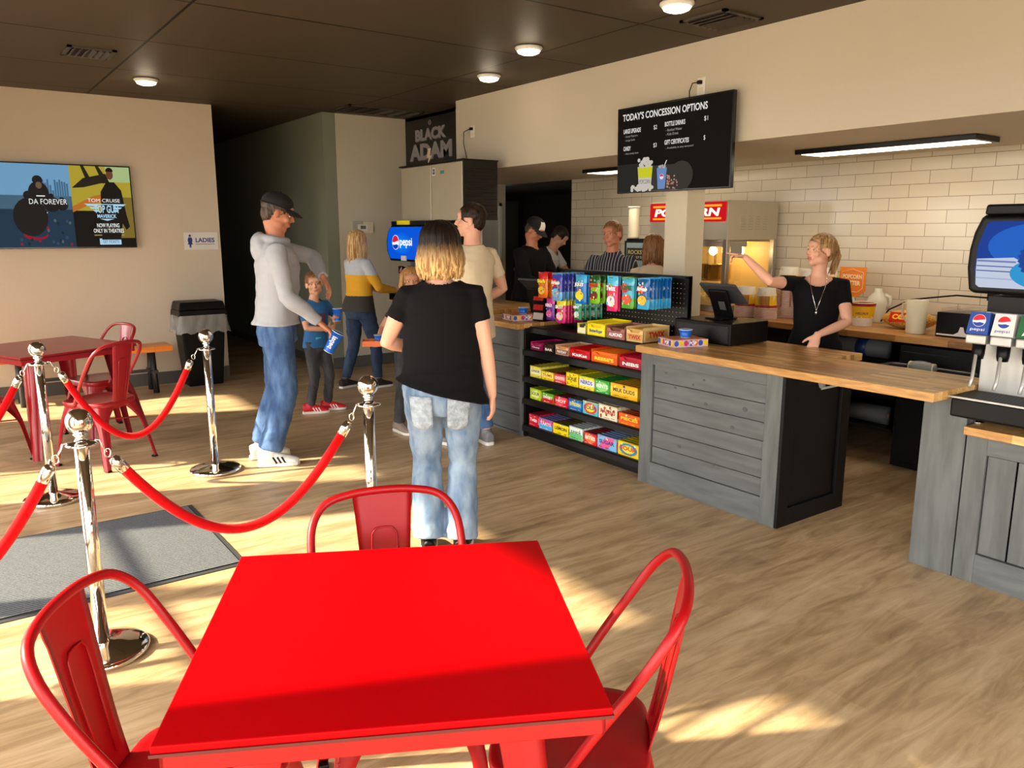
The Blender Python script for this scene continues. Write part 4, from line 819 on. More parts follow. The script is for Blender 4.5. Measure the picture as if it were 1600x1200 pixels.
# registers
def register(loc, rz, lab, lab2):
    t = thing('cash_drawer', lab2, 'cash drawer', loc, rz); MB().bb((-.185, -.23, .004), (.185, .23, .14), M_black).build('case', t, .006); MB().bb((-.188, -.21, .015), (-.185, .21, .12), M_blackm).build('drawer_front', t, .002); MB().bb((-.17, -.2, 0), (-.14, .2, .006), M_black).build('rubber_foot', t)
    t = thing('tablet_register', lab, 'register', (loc[0] - .02, loc[1] + .0, loc[2] + .141), rz); R = Matrix.Rotation(radians(38), 3, 'Y')
    MB().bb((-.06, -.07, 0), (.1, .07, .012), M_black).build('foot', t, .006); MB().box((.01, 0, .1), (.022, .15, .2), M_black, Matrix.Rotation(radians(-25), 3, 'Y')).build('stand', t, .008)
    MB().box((.03, 0, .165), (.19, .29, .02), mat('tablet_back', (60, 62, 64), .35), R @ Matrix.Rotation(radians(4), 3, 'Y')).build('tablet', t, .008)
    lg = MB(); lg.box((.0285, 0, .1675), (.018, .018, .021), M_black, R @ Matrix.Rotation(radians(4), 3, 'Y')).build('logo_mark', t, .003)
    MB().box((-.012, -.03, .09), (.003, .05, .06), mat('card_reader', (70, 72, 72), .3), Matrix.Rotation(radians(-25), 3, 'Y')).build('card_reader', t, .003)
register((4.115, 3.36, .893), radians(0), 'black tablet register on the cash drawer beside the pointing girl', 'black cash drawer on the worktop beside the pointing girl')
t = thing('tablet_register', 'grey backed tablet register in the dark left of the candy bags', 'register', (4.02, 5.25, .893), radians(10))
MB().bb((-.06, -.07, 0), (.1, .07, .012), M_black).build('foot', t, .006); MB().box((.02, 0, .12), (.022, .12, .24), M_black, Matrix.Rotation(radians(-15), 3, 'Y')).build('stand', t, .008); MB().box((.03, 0, .26), (.18, .28, .02), MATS['tablet_back'], Matrix.Rotation(radians(35), 3, 'Y')).build('tablet', t, .008)
# ---------------------------------------------------------------- soda fountains
def globe(b, f, x, y, r, d, M):
    wt, rd, bl = M; b.disc(f, x, y, r, wt, d, 28)
    up = [(x + r * .94 * cos(a), y + r * .94 * sin(a)) for a in [pi * k / 14 * .92 + .25 for k in range(15)]]; up += [(x - r * .3, y + r * .0), (x + r * .25, y + r * .12)]
    b.prism(up, f, 0, d + .001, rd)
    dn = [(x + r * .94 * cos(a), y + r * .94 * sin(a)) for a in [pi + .35 + pi * k / 14 * .75 for k in range(15)]]; dn += [(x + r * .2, y - r * .25), (x - r * .3, y - r * .35)]
    b.prism(dn, f, 0, d + .001, bl)
def head_outline(w, h, bulge=.05):
    P = []
    n = 10
    for k in range(n + 1): u = k / n; P.append((-w / 2 - bulge * sin(pi * u) + .02 * (1 - u) * 0, h * u))
    R_ = [(-x, y) for x, y in P][::-1]; return P + R_
# right fountain
t = thing('soda_fountain', 'large soda fountain cut off by the right photo edge, showing a bottle cap', 'soda fountain', (3.80, 1.30, .738))
# local: front faces -X, centre y=0, w .8
MB().bb((.1, -.36, .04), (.62, .36, .52), M_steel).build('body', t, .006)
f = FX((.1, .36, .04)); MB().rect(f, 0, .0, .72, .5, M_steelp, .006).build('splash_panel', t, .002)
FS = .81; hd = MB(); f = FX((.0, .0, .585)); f.U = f.U * FS; P = [(-.40, 0.02), (-.415, .14), (-.413, .24), (-.40, .33), (-.375, .41), (-.36, .425), (.36, .425), (.375, .41), (.40, .33), (.413, .24), (.415, .14), (.40, .02), (.385, 0), (-.385, 0)]
hd.prism([(x, y) for x, y in P][::-1], f, -.42, .03, M_black); hd.build('display_housing', t, .02, 4)
cp = MB(); cp.prism([(-.36, .425), (-.355, .48), (.355, .48), (.36, .425)][::-1], f, -.44, .035, M_black); cp.build('top_cover', t, .01, 3)
MB().bb((.05, -.34, .5), (.55, .34, .57), M_black).build('neck', t)
ds = MB(); ds.prism([(-.365, .05), (-.375, .14), (-.372, .26), (-.345, .375), (-.33, .39), (.33, .39), (.345, .375), (.372, .26), (.375, .14), (.365, .05), (.35, .035), (-.35, .035)][::-1], f, 0, .033, em('disp_blue', (6, 58, 150), .95))
ds.disc(f, -.13, .26, .2, em('disp_blue2', (20, 96, 196), .95), .0338, 32, ry=.12); ds.prism([(-.365, .05), (-.37, .13), (-.37, .19), (-.22, .2), (-.1, .12), (-.12, .036), (-.35, .036)][::-1], f, 0, .0345, em('disp_ice', (196, 206, 226), .95))
for k, (a, b_, c) in enumerate(((.175, .185, (120, 136, 190)), (.15, .156, (90, 110, 170)), (.125, .13, (60, 80, 150)), (.085, .09, (160, 176, 210)))): ds.prism([(-.368, a), (-.368, b_), (-.21 + .01 * k, b_ - .004), (-.21, a - .004)], f, 0, .0352, em('disp_l%d' % k, c, .9))
ds.disc(f, -.06, .12, .17, em('disp_cyan', (40, 150, 210), .95), .036, 40, ry=.09)
Pq = []
for k in range(64): a = 2 * pi * k / 64; r = .145 + (.011 if k % 2 else 0); Pq.append((-.05 + r * cos(a), .195 + r * .9 * sin(a)))
ds.prism(Pq, f, 0, .0372, em('disp_cap', (10, 66, 150), .95)); globe(ds, f, -.05, .2, .108, .0385, (em('disp_white', (236, 236, 240), 1.0), em('disp_red', (196, 12, 30), .95), em('disp_navy', (14, 50, 120), .95)))
ds.rect(f, -.13 + .05, .05, .16, .15, em('disp_note', (224, 226, 232), .9), .041); ds.build('lit_display', t)
names = [('PEPSI', (24, 66, 150)), ('DIET', (214, 214, 214)), ('DEW', (10, 90, 46)), ('PEPSI', (20, 80, 170)), ('LEMON', (230, 200, 40)), ('ORANGE', (230, 110, 20))]
for k, (nm, c) in enumerate(names):
    y = .335 - k * .104; v = MB(); g = FX((-.035, y + .046, .40)); s = MB()
    s.prism([(0, 0), (.092, 0), (.088, .1), (.004, .1)][::-1], FR((-.04, y + .046, .405), (0, -1, 0), (.25, 0, 1), (-1, 0, .25)), -.1, 0, cm(c)); gg = FR((-.04, y + .046, .405), (0, -1, 0), (.25, 0, 1), (-1, 0, .25))
    if nm in ('PEPSI', 'DIET'): globe(s, gg, .046, .062, .028, .001, (cm((240, 240, 240)), cm((206, 20, 36)), cm((20, 60, 150)))); s.text('pepsi', gg, .046, .012, .016, cm((240, 240, 250) if nm == 'PEPSI' else (40, 60, 120)), .06, .002, 'c')
    elif nm == 'DEW': s.prism([(.02, .01), (.05, .02), (.09, .09), (.05, .075)], gg, 0, .001, cm((236, 240, 220))); s.text('DEW', gg, .035, .035, .026, cm((200, 20, 30)), .045, .003, bold=.05, slant=.5)
    else: s.text(nm, gg, .052, .04, .02, cm((250, 250, 250)), .08, .002, 'c')
    va = thing('', None, None); bpy.data.objects.remove(va)
    vb = MB().bb((-.045, y - .044, .36), (.08, y + .044, .402), M_steelp).build('valve', t, .006); s.build('flavour_label', vb); MB().lathe([(0, .29), (.022, .29), (.026, .31), (.028, .36), (0, .36)], M_black, 16, O=(-.0, y, 0)).build('nozzle', vb)
    MB().tube([(.03, y, .345), (-.02, y, .33), (-.035, y + .0, .2), (-.055, y, .165)], (.008, .004), M_steelp, 8, ref=(0, 1, 0)).build('lever', vb)
tr = MB(); tr.bb((-.16, -.36, .04), (.1, .36, .125), M_black); tr.build('drip_tray', t, .01, 3)
gr = MB(); [gr.bb((-.145 + .018 * k, -.37, .125), (-.138 + .018 * k, .37, .13), M_blackm) for k in range(13)]; gr.bb((-.155, -.38, .124), (-.15, .38, .132), M_steelp); gr.build('grille', t)
for y in (-.3, .3): MB().lathe([(0, 0), (.03, 0), (.03, .004), (.016, .008), (.016, .045), (0, .045)], M_chrome, 20, O=(-.03 + .02, y, .001)).build('leg', t)
for y in (-.3, .3): MB().lathe([(0, 0), (.03, 0), (.03, .004), (.016, .008), (.016, .045), (0, .045)], M_chrome, 20, O=(.5, y, .001)).build('leg', t)
# far fountain with ice machine
t = thing('soda_fountain', 'far soda fountain with a bright blue curved display, being used by the long haired woman', 'soda fountain', (3.95, 7.12, .892))
MB().bb((.12, -.33, .0), (.6, .33, .79), M_steelp).build('body', t, .006)
hd = MB(); pf = [(-.1, 0), (-.135, .1), (-.14, .2), (-.12, .3), (-.07, .37), (.5, .37), (.5, 0)]
side = FR((0, -.355, .40), (1, 0, 0), (0, 0, 1), (0, -1, 0)); hd.prism(pf, side, -.71, 0, M_black); hd.build('display_housing', t, .012, 3)
MB().bb((-.08, -.35, .76), (.58, .35, .80), M_blackm).build('top_cover', t, .004)
# curved display skin
P2 = pf[:5]; ds = MB(); V = []; F = []
def curve_pt(u, w, d=.004):
    k = u * 4; i = min(int(k), 3); q = k - i; x = P2[i][0] * (1 - q) + P2[i + 1][0] * q; z = P2[i][1] * (1 - q) + P2[i + 1][1] * q; return Vector((x - d, -w, z + .40))
def skin(mb, u0, u1, w0, w1, m, d):
    n = 10; V = []; F = []
    for i in range(n + 1):
        for w in (w0, w1): V.append(curve_pt(u0 + (u1 - u0) * i / n, w, d))
    for i in range(n): F.append((2 * i, 2 * i + 1, 2 * i + 3, 2 * i + 2))
    mb.add(V, F, m, True)
skin(ds, .06, .9, -.325, .325, em('far_blue', (0, 84, 216), 1.0), .0045)
for k in range(6): ds.disc(FX((-.139, 0, .58)), -.02, .0, .22 - .03 * k, em('far_blue_%d' % k, (0, 90 + 8 * k, 222 + 4 * k), 1.0), .006 + .0004 * k, 28, ry=.11 - .014 * k)
fd = FX((-.139, 0, .58)); globe(ds, fd, -.135, .01, .072, .009, (em('far_white', (244, 246, 255), 1.2), em('far_red', (214, 30, 60), 1.0), em('far_navy', (0, 60, 170), 1.0))); ds.text('pepsi', fd, -.045, -.045, .1, em('far_white', (244, 246, 255), 1.2), .25, .009, bold=.02); ds.build('lit_display', t)
MB().rect(FX((-.085, .2, .765)), 0, 0, .26, .04, mat('yellow_label', (246, 226, 20), .5), .01).build('yellow_label', t)
MB().rect(FX((-.12, .06, .41)), 0, 0, .1, .05, M_white, .012).build('number_plate', t)
vv = MB().bb((-.04, -.3, .27), (.13, .3, .345), M_black).build('valve_bank', t, .005)
for k in range(6):
    s = MB(); g = FR((-.042, .27 - k * .09, .28), (0, -1, 0), (.15, 0, 1), (-1, 0, .15)); s.rect(g, 0, 0, .07, .07, cm([(210, 60, 60), (230, 230, 230), (30, 90, 50), (220, 220, 226), (230, 190, 50), (60, 60, 140)][k]), .004); s.prism([(.01, .01), (.03, .01), (.06, .06), (.04, .06)], g, 0, .006, cm((240, 240, 240))); s.build('flavour_label', vv)
    MB().lathe([(0, .2), (.018, .2), (.02, .27), (0, .27)], M_black, 12, O=(.02, .235 - k * .09, 0)).build('nozzle', vv)
MB().bb((-.14, -.33, .0), (.12, .33, .07), M_black).build('drip_tray', t, .008)
t = thing('ice_machine', 'stainless ice machine with a dark louvered side, under the movie poster', 'ice machine', (3.98, 6.845, 1.694))
MB().bb((.012, -.59, .0), (.36, .59, .53), M_steel).build('cabinet', t, .01)
pn = MB(); pn.bb((-.005, -.58, .0), (.01, -.03, .525), M_ice).bb((-.005, -.015, .0), (.01, .58, .525), M_ice).build('door_panel', t, .006)
lv = MB(); lv.bb((.0, -.605, 0.0), (.37, -.592, .53), M_blackm)
for k in range(16): lv.box((.185, -.61, .05 + k * .028), (.33, .012, .006), mat('louvre_brown', (48, 38, 32), .5), Matrix.Rotation(.5, 3, 'X'))
lv.build('louvre_panel', t); MB().bb((-.02, -.61, .53), (.38, .6, .545), M_blackm).build('top_lid', t, .004)
s = MB(); g = FX((-.0055, -.05, .42)); s.rect(g, 0, .0, .06, .07, M_white, .001).rect(g, .008, .012, .052, .06, nb, .0016).text('H', g, .03, .022, .03, M_white, .025, .003, 'c'); s.rect(g, .15, .01, .22, .04, mat('teal_sticker', (60, 140, 150), .4), .001); s.build('sticker', t)
# ---------------------------------------------------------------- back counter things
t = thing('popcorn_machine', 'tall stainless popcorn machine with a red lit sign, behind the column', 'popcorn machine', (5.45, 4.88, .90))
# local: front -X at x=0, y -.45..+.45
MB().bb((0, -.45, 0), (.68, .45, .06), M_steel).build('base', t, .004)
for x in (.02, .66):
    for y in (-.43, .43): MB().bb((x - .022, y - .022, .06), (x + .022, y + .022, .62), M_steel).build('corner_post', t, .003)
tp = MB(); tp.bb((0, -.45, .62), (.68, .45, .95), M_ice)
for a in range(4):
    for k in range(6): tp.box((.2 + .1 * a, -.451, .82 - k * .022), (.055, .004, .006), M_steel, Matrix.Rotation(.4, 3, 'X'))
tp.build('top_cabinet', t, .006)
sg = MB(); f = FX((-.002, .45, .775)); sg.rect(f, .01, .0, .88, .165, em('sign_red', (206, 14, 26), .95), .014); sg.rect(f, .05, .125, .84, .143, em('sign_orange', (255, 150, 40), 1.3), .017); sg.rect(f, .05, .018, .84, .034, em('sign_orange', (255, 150, 40), 1.3), .017)
sg.text('POPCORN', f, .07, .045, .07, em('sign_white', (255, 244, 226), 1.3), .74, .018, bold=.04, slant=.25); sg.build('lit_sign', t)
gl = MB(); gl.bb((.018, -.405, .07), (.02, .405, .6), M_glass).bb((.05, -.431, .07), (.64, -.429, .6), M_glass).bb((.05, .429, .07), (.64, .431, .6), M_glass); gl.build('glass_pane', t)
MB().bb((.655, -.41, .07), (.66, .41, .6), mat('popcorn_back_glow', (236, 200, 120), .4)).build('glow_sheet', t)  # yellow sheet, the warm glow inside put into its colour
kt = MB(); kt.lathe([(0, .26), (.13, .26), (.14, .28), (.14, .4), (.145, .405), (.0, .405)], mat('brass_kettle', (226, 190, 96), .18, 1), 28, O=(.26, -.12, 0)); kt.tube([(.26, -.12, .4), (.26, -.12, .62)], .012, M_chrome, 8); kt.bb((.1, -.33, .56), (.42, .1, .62), M_steel); kt.build('kettle', t)
pc = MB(); rr = random.Random(11); pcm = mat('popped_corn', (250, 226, 150), .8)
for k in range(170): x = .06 + .56 * rr.random(); y = -.39 + .78 * rr.random(); pc.ell((x, y, .075 + .05 * rr.random() * (1 - abs(y))), (.016 + .006 * rr.random(), .014, .014), pcm, seg=6, rings=4)
o = pc.build('popcorn_heap', t); o['kind'] = 'stuff'
MB().rect(FY((.0, -.4515, .0)), .05, .47, .2, .585, mat('grey_notice', (150, 146, 136), .5), .002).build('notice', t)
l = bpy.data.lights.new('warmer_lamp', 'POINT'); l.energy = 5; l.color = (1, .68, .28); l.shadow_soft_size = .04; lo = bpy.data.objects.new('warmer_lamp', l); COL.objects.link(lo); lo.location = (.42, -.1, .52); lo.parent = t
# tubs
tub_y = mat('tub_yellow', (242, 196, 20), .4); tub_r = mat('tub_red', (168, 20, 20), .4); tub_w = mat('tub_white', (240, 232, 214), .5)
def tub_proto(inv, r=.085, h=.17):
    t = thing('popcorn_tub', '', 'popcorn tub'); b = MB(); n = 40
    def rad(z): return r * (.78 + .22 * z / h)
    lv_ = [0, .04, .06, h * .8, h * .86, h]; ms = [tub_w, tub_w, tub_y, tub_y, tub_r]
    for i in range(5):
        V = []; F = []
        for z in (lv_[i], lv_[i + 1]):
            for k in range(n):
                zz = z + (.005 * sin(k * pi / 2) if z in (.04, h * .8) else 0); zz = zz if not inv else h - zz; V.append((rad(z) * cos(2 * pi * k / n), rad(z) * sin(2 * pi * k / n), zz))
        for k in range(n): F.append((k, (k + 1) % n, n + (k + 1) % n, n + k))
        b.add(V, F, ms[i], True)
    zf = (lambda z: h - z) if inv else (lambda z: z)
    rr = random.Random(2)
    for k in range(40): a = 2 * pi * rr.random(); z = .02 + .05 * rr.random(); b.ell((rad(z) * cos(a), rad(z) * sin(a), zf(z)), (.005, .005, .004), tub_w, seg=6, rings=4)
    b.add([(rad(0) * .98 * cos(2 * pi * k / n), rad(0) * .98 * sin(2 * pi * k / n), zf(.006)) for k in range(n)], [tuple(range(n))], tub_w)
    a = pi + radians(25); lf = FR((rad(h * .55) * cos(a) * 1.0, rad(h * .55) * sin(a), zf(h * .5)), (sin(a), -cos(a), 0), (0, 0, 1)); lf.N = Vector((cos(a), sin(a), 0))
    b.text('POPCORN', lf, 0, .0, .018, mat('tub_ink', (150, 60, 20), .5), .085, .006, 'c', bold=.03); b.build('tub_wall', t)
    MB().tube([(r * 1.0 * cos(2 * pi * k / 32), r * 1.0 * sin(2 * pi * k / 32), zf(h)) for k in range(32)], .0035, tub_w, 6, closed=True).build('rim', t)
    return t
tb = tub_proto(False, .088, .17); tb.location = (5.60, 3.25, .901); tb['label'] = 'open yellow popcorn tub right of the pointing girl on the back counter'
inv = tub_proto(True, .088, .16); first = True
for si, (x, y, n) in enumerate([(5.42, 4.18, 8), (5.42, 3.98, 8), (5.66, 3.95, 22), (5.78, 3.68, 22), (5.55, 3.66, 21), (5.98, 4.05, 20)]):
    nm = ['first popcorn tub stack from the register', 'second popcorn tub stack from the register, right of the first', 'tall popcorn tub stack behind the outstretched arm', 'tall popcorn tub stack nearest the wall behind the girl', 'popcorn tub stack right behind the shoulder of the girl', 'popcorn tub stack close to the popcorn machine and wall'][si]
    for k in range(n):
        z = .905 + .0115 * k
        if first: q = inv; first = False; q.location = (x, y, z)
        else: q = dup(inv, (x, y, z))
        if k == n - 1: q['label'] = 'topmost tub, ' + nm
        else: q['label'] = 'tub nested in the ' + nm; q['group'] = 'tubs of the ' + nm
# butter jug with label, popcorn bags, pitcher, black box
t = thing('butter_jug', 'translucent white jug with handle behind the open popcorn tub', 'jug', (5.88, 3.30, .90)); jm = mat('jug_plastic', (226, 222, 204), .35, alpha=.85)
MB().lathe([(0, 0), (.075, 0), (.08, .01), (.08, .15), (.07, .19), (.03, .235), (.028, .26), (0, .26)], jm, 28).build('body', t); MB().tube([(-.0, -.055, .215), (0, -.1, .2), (0, -.105, .15), (0, -.075, .11)], .013, jm, 10).build('handle', t)
t = thing('butter_sign', 'orange POPCORN BUTTER sign on the back counter behind the ponytail', 'sign', (5.80, 3.47, .90)); MB().bb((-.01, -.03, 0), (.01, .03, .2), M_white).build('stand', t); b = MB(); f = FX((-.012, .11, .19)); om = mat('sign_orange_print', (232, 128, 20), .5)
b.prism([(.0, .05), (.06, .0), (.16, .0), (.22, .05), (.22, .23), (0, .23)], f, -.006, .0, om); om2 = cm((255, 226, 180)); P = [(.02, .07), (.06, .04), (.16, .04), (.2, .07), (.2, .19), (.11, .215), (.02, .19)]
b.tube([f.p(x, y, .001) for x, y in P], .002, om2, 4, closed=True); b.text('POPCORN', f, .03, .14, .035, om2, .16, .002, bold=.04); b.text('BUTTER', f, .04, .09, .035, om2, .14, .002, bold=.04); b.build('board', t)
cornm = mat('corn_kernels', (236, 184, 92), .35, var=.3, vscale=90, bump=.9, bscale=100, c2=(186, 120, 40))
def cornbag(loc, rz, lab, s=1):
    t = thing('kernel_bag', lab, 'bag', loc, rz, group='clear bags of unpopped corn'); b = MB(); b.ell((0, 0, .068), (.1, .19 * s, .068), cornm, seg=24, rings=14); b.build('bag', t)
    b = MB(); f = FR((-.098, .1, .055), (0, -1, 0), (.45, 0, 1)); f.N = Vector((-1, 0, .45)).normalized(); b.rect(f, 0, 0, .2, .07, cm((200, 30, 20)), .008, -.03); b.text('CORN', f, .02, .016, .04, cm((250, 200, 40)), .16, .010, bold=.05); b.build('printed_label', t); return t
cornbag((5.66, 2.93, .90), radians(5), 'left clear bag of unpopped corn with a red label on the back counter'); cornbag((5.82, 2.52, .90), radians(-4), 'right clear bag of unpopped corn behind the white pitcher', .95)
t = thing('pitcher', 'tall white plastic pitcher in front of the corn bags', 'pitcher', (5.45, 2.77, .90)); MB().lathe([(0, 0), (.058, 0), (.062, .01), (.068, .23), (.064, .23), (.058, .015), (0, .012)], M_cream, 28).build('body', t)
MB().tube([(0, .062, .21), (0, .1, .2), (0, .1, .12), (0, .062, .07)], (.011, .006), M_cream, 8).build('handle', t); MB().prism([(0, 0), (.03, .03), (0, .035)], FR((0, .06, .195), (0, 1, 0), (0, 0, 1), (1, 0, 0)), -.02, .02, M_cream).build('spout', t)
t = thing('napkin_box', 'black box with a white arrow shape beside the right soda fountain', 'box', (5.42, 2.42, .90)); MB().bb((0, -.22, .0), (.3, .2, .165), M_black).build('case', t, .006); b = MB(); f = FX((0, .2, 0))
b.rect(f, .01, .012, .42, .022, M_white, .002); b.prism([(.12, .022), (.22, .022), (.19, .04), (.18, .075), (.16, .075), (.15, .04)], f, 0, .003, M_white); b.build('white_mark', t); MB().bb((0.01, -.2, .166), (.28, .18, .19), M_glass).build('clear_lid', t)
cb = MB(); cb.tube([(6.15, 2.6, 1.12), (5.95, 2.75, 1.14), (5.8, 3.0, 1.1), (5.72, 3.12, 1.02), (5.7, 3.16, .93)], .006, M_black, 8); cb.bb((6.15, 2.57, 1.1), (6.198, 2.63, 1.15), M_black); tag(cb.build('power_cord'), 'black power cord drooping along the tile wall above the corn bags', 'cord')
# cooler, cup towers, knives
t = thing('drink_cooler', 'small black glass door drink cooler behind the striped shirt worker', 'cooler', (5.62, 5.62, .90)); b = MB(); b.bb((.02, -.22, 0), (.5, .22, .62), M_black); b.build('cabinet', t, .008)
b = MB(); f = FX((.0, .22, 0)); b.rect(f, 0, 0, .44, .6, M_blackm, .0, -.02).rect(f, .03, .02, .41, .58, mat('cooler_glass', (142, 160, 166), .12), .003); b.rect(f, .04, .41, .4, .53, cm((34, 34, 30)), .005); b.text('ROCKSTAR', f, .06, .47, .04, cm((196, 180, 110)), .3, .007, bold=.02); b.text('ENERGY DRINK', f, .09, .43, .022, cm((226, 220, 200)), .24, .007); b.build('glass_door', t)
for q, (x, y, h) in enumerate(((5.68, 5.78, .48), (5.9, 5.62, .42))):
    t = thing('cup_tower', ['tall cream stack of foam cups on the drink cooler, left one', 'shorter cream stack of foam cups on the drink cooler, right one'][q], 'cup stack', (x, y, 1.522)); P = [(0, 0)]
    h *= .62
    for k in range(14): P += [(.05, h * k / 14), (.058, h * (k + .8) / 14)]
    P += [(.05, h), (0, h)]; MB().lathe(P, M_cream, 24).build('stack', t); MB().lathe([(0, 0), (.064, 0), (.064, .012), (0, .012)], M_white, 24, O=(0, 0, h)).build('top_cup_rim', t)
for k in range(2): b = MB(); b.box((5.42, 6.10 - k * .09, 1.0), (.03, .03, .2), M_black, Matrix.Rotation(.35, 3, 'X')); tag(b.build('spatula', None, .008), ['left black utensil handle against the tile wall', 'right black utensil handle against the tile wall'][k], 'utensil')
t = thing('utensil_crock', 'black crock holding utensils on the back counter', 'crock', (5.42, 6.08, .90)); MB().lathe([(0, 0), (.07, 0), (.08, .1), (.07, .1), (.06, .01), (0, .01)], M_black, 24).build('pot', t)
# ---------------------------------------------------------------- people
SKIN = mat('skin', (214, 158, 128), .5, sss=.15, bump=.05, bscale=300); SKINL = mat('skin_light', (228, 172, 144), .5, sss=.15, bump=.05, bscale=300); SKINR = mat('skin_ruddy', (196, 128, 96), .5, sss=.15, bump=.05, bscale=300); LIP = mat('lips', (186, 112, 98), .4)
EYEW = mat('eye_white', (226, 220, 212), .2); IRIS = mat('iris_dark', (58, 44, 34), .2)
def denim(name, c, c2, sc=7): return mat(name, c, .85, bump=.25, bscale=220, var=.3, vscale=sc, stretch=(2.2, 2.2, .8), c2=c2)
def hairmat(name, c, c2, root=None, z0=0, z1=1):
    m, N, L, p = nodes(name, rough=.42, spec=.45); tc = N.new('ShaderNodeTexCoord'); mp = N.new('ShaderNodeMapping'); mp.inputs['Scale'].default_value = (42, 42, 2.5); L.new(tc.outputs['Object'], mp.inputs[0])
    n = N.new('ShaderNodeTexNoise'); n.inputs['Scale'].default_value = 2.2; p.inputs['Specular IOR Level'].default_value = .25; n.inputs['Detail'].default_value = 6; L.new(mp.outputs[0], n.inputs[0]); r = ramp(N, [(.38, c2), (.62, c)]); L.new(n.outputs[0], r.inputs[0]); out = r.outputs[0]
    if root:
        sp = N.new('ShaderNodeSeparateXYZ'); L.new(tc.outputs['Object'], sp.inputs[0]); ad = N.new('ShaderNodeMath'); ad.operation = 'MULTIPLY_ADD'; ad.inputs[1].default_value = .11; L.new(n.outputs[0], ad.inputs[0]); L.new(sp.outputs[2], ad.inputs[2])
        mr = N.new('ShaderNodeMapRange'); mr.inputs[1].default_value = z0; mr.inputs[2].default_value = z1; L.new(ad.outputs[0], mr.inputs[0]); mx = N.new('ShaderNodeMix'); mx.data_type = 'RGBA'; L.new(mr.outputs[0], mx.inputs[0]); L.new(out, mx.inputs[6]); mx.inputs[7].default_value = lin(root) + (1,); out = mx.outputs[2]
    L.new(out, p.inputs['Base Color']); bn = N.new('ShaderNodeBump'); bn.inputs['Strength'].default_value = .7; bn.inputs['Distance'].default_value = .006; L.new(n.outputs[0], bn.inputs['Height']); L.new(bn.outputs[0], p.inputs['Normal']); return m
def ik(a, b, l1, l2, pole):
    a = Vector(a); b = Vector(b); d = b - a; L = d.length; m = (l1 + l2) * .995
    if L > m: b = a + d * (m / L); d = b - a; L = m
    x = (l1 * l1 - l2 * l2 + L * L) / (2 * L); hgt = sqrt(max(l1 * l1 - x * x, 0)); u = d / L; p = Vector(pole) - u * Vector(pole).dot(u); p.normalize(); return a + u * x + p * hgt, b
def dist_(a, b, n, r0, r1, bulge=0):
    return [Vector(a).lerp(Vector(b), k / n) for k in range(n + 1)], [r0 + (r1 - r0) * k / n + bulge * sin(pi * k / n) for k in range(n + 1)]
def add_hand(mb, W, D, Nn, side, s, curl=.35, point=False, m=None, spread=.06):
    D = Vector(D).normalized(); Nn = Vector(Nn); Nn = (Nn - D * Nn.dot(D)).normalized(); X = D.cross(Nn) * side; X.normalize()   # X: towards the thumb
    W = Vector(W); mb.tube([W - D * .02 * s, W + D * .02 * s, W + D * .055 * s, W + D * .088 * s, W + D * .097 * s], [(.026 * s, .019 * s), (.031 * s, .016 * s), (.040 * s, .0145 * s), (.041 * s, .012 * s), (.036 * s, .008 * s)], m, 14, ref=X)
    for i, (off, ln) in enumerate(((.031, .070), (.0105, .079), (-.010, .073), (-.030, .056))):
        b = W + (D * (.084 - .004 * abs(i - 1.2)) + X * off) * s; d = (D + X * (off * 5.5 * spread / .06 * .5)).normalized(); P = [b - d * .02 * s, b]; c = (0 if (point and i == 0) else (1.15 if point else curl * (1 + .18 * i)))
        for q, f in enumerate((.45, .31, .24)):
            a = c * (.75 if q == 0 else 1); ax = d.cross(Nn).normalized(); d = (Matrix.Rotation(a, 3, ax) @ d).normalized(); P.append(P[-1] + d * ln * f * s * .5); P.append(P[-1] + d * ln * f * s * .5)
        mb.tube(P, [.0094 * s, .0096 * s, .0092 * s, .0090 * s, .0084 * s, .0084 * s, .0076 * s, .006 * s], m, 8)
    b = W + (D * .022 + X * .022) * s; d = (D * .62 + X * .72 + Nn * .3).normalized(); P = [b]
    for f in (.038, .03, .024): P.append(P[-1] + d * f * s); d = (d + D * .28 + Nn * .12).normalized()
    mb.tube(P, [.0145 * s, .0125 * s, .0105 * s, .007 * s], m, 8)
def head_prims(mb, P, m, s, female=False, child=False):
    e = lambda c, r, R=None, mm=m: mb.ell(P(c), tuple(x * s for x in r), mm, P.R @ R if R is not None else P.R, 16, 10)
    jw = .93 if female else 1
    e((0, -.012, .035), (.075, .093, .083)); e((0, .018, -.02), (.063 * jw, .072, .08)); e((0, .062, -.085), (.024 * jw, .02, .019)); e((0, .045, -.07), (.042 * jw, .035, .027))
    for q in (-1, 1):
        e((q * .04 * jw, .015, -.06), (.026, .042, .03)); e((q * .038, .06, -.02), (.024, .025, .022)); e((q * .079, -.006, -.004), (.009, .02, .031), Matrix.Rotation(q * .35, 3, 'Z')); e((q * .03, .081, .026), (.024, .009, .007)); e((q * .011, .097, -.021), (.0075, .008, .006))
    e((0, .07, .045), (.055, .022, .03)); mb.tube([P((0, .084, .02)), P((0, .096, .004)), P((0, .109, -.016)), P((0, .092, -.026))], [.0065 * s, .008 * s, .0105 * s, .006 * s], m, 8)
    e((0, .088, -.047), (.021, .009, .005)); e((0, .087, -.0565), (.018, .009, .0055)); e((0, .07, -.05), (.034, .025, .02))
class HP:
    def __init__(s, M, sc): s.M = M; s.s = sc; s.R = M.to_3x3()
    def __call__(s, c): return s.M @ (Vector(c) * s.s)
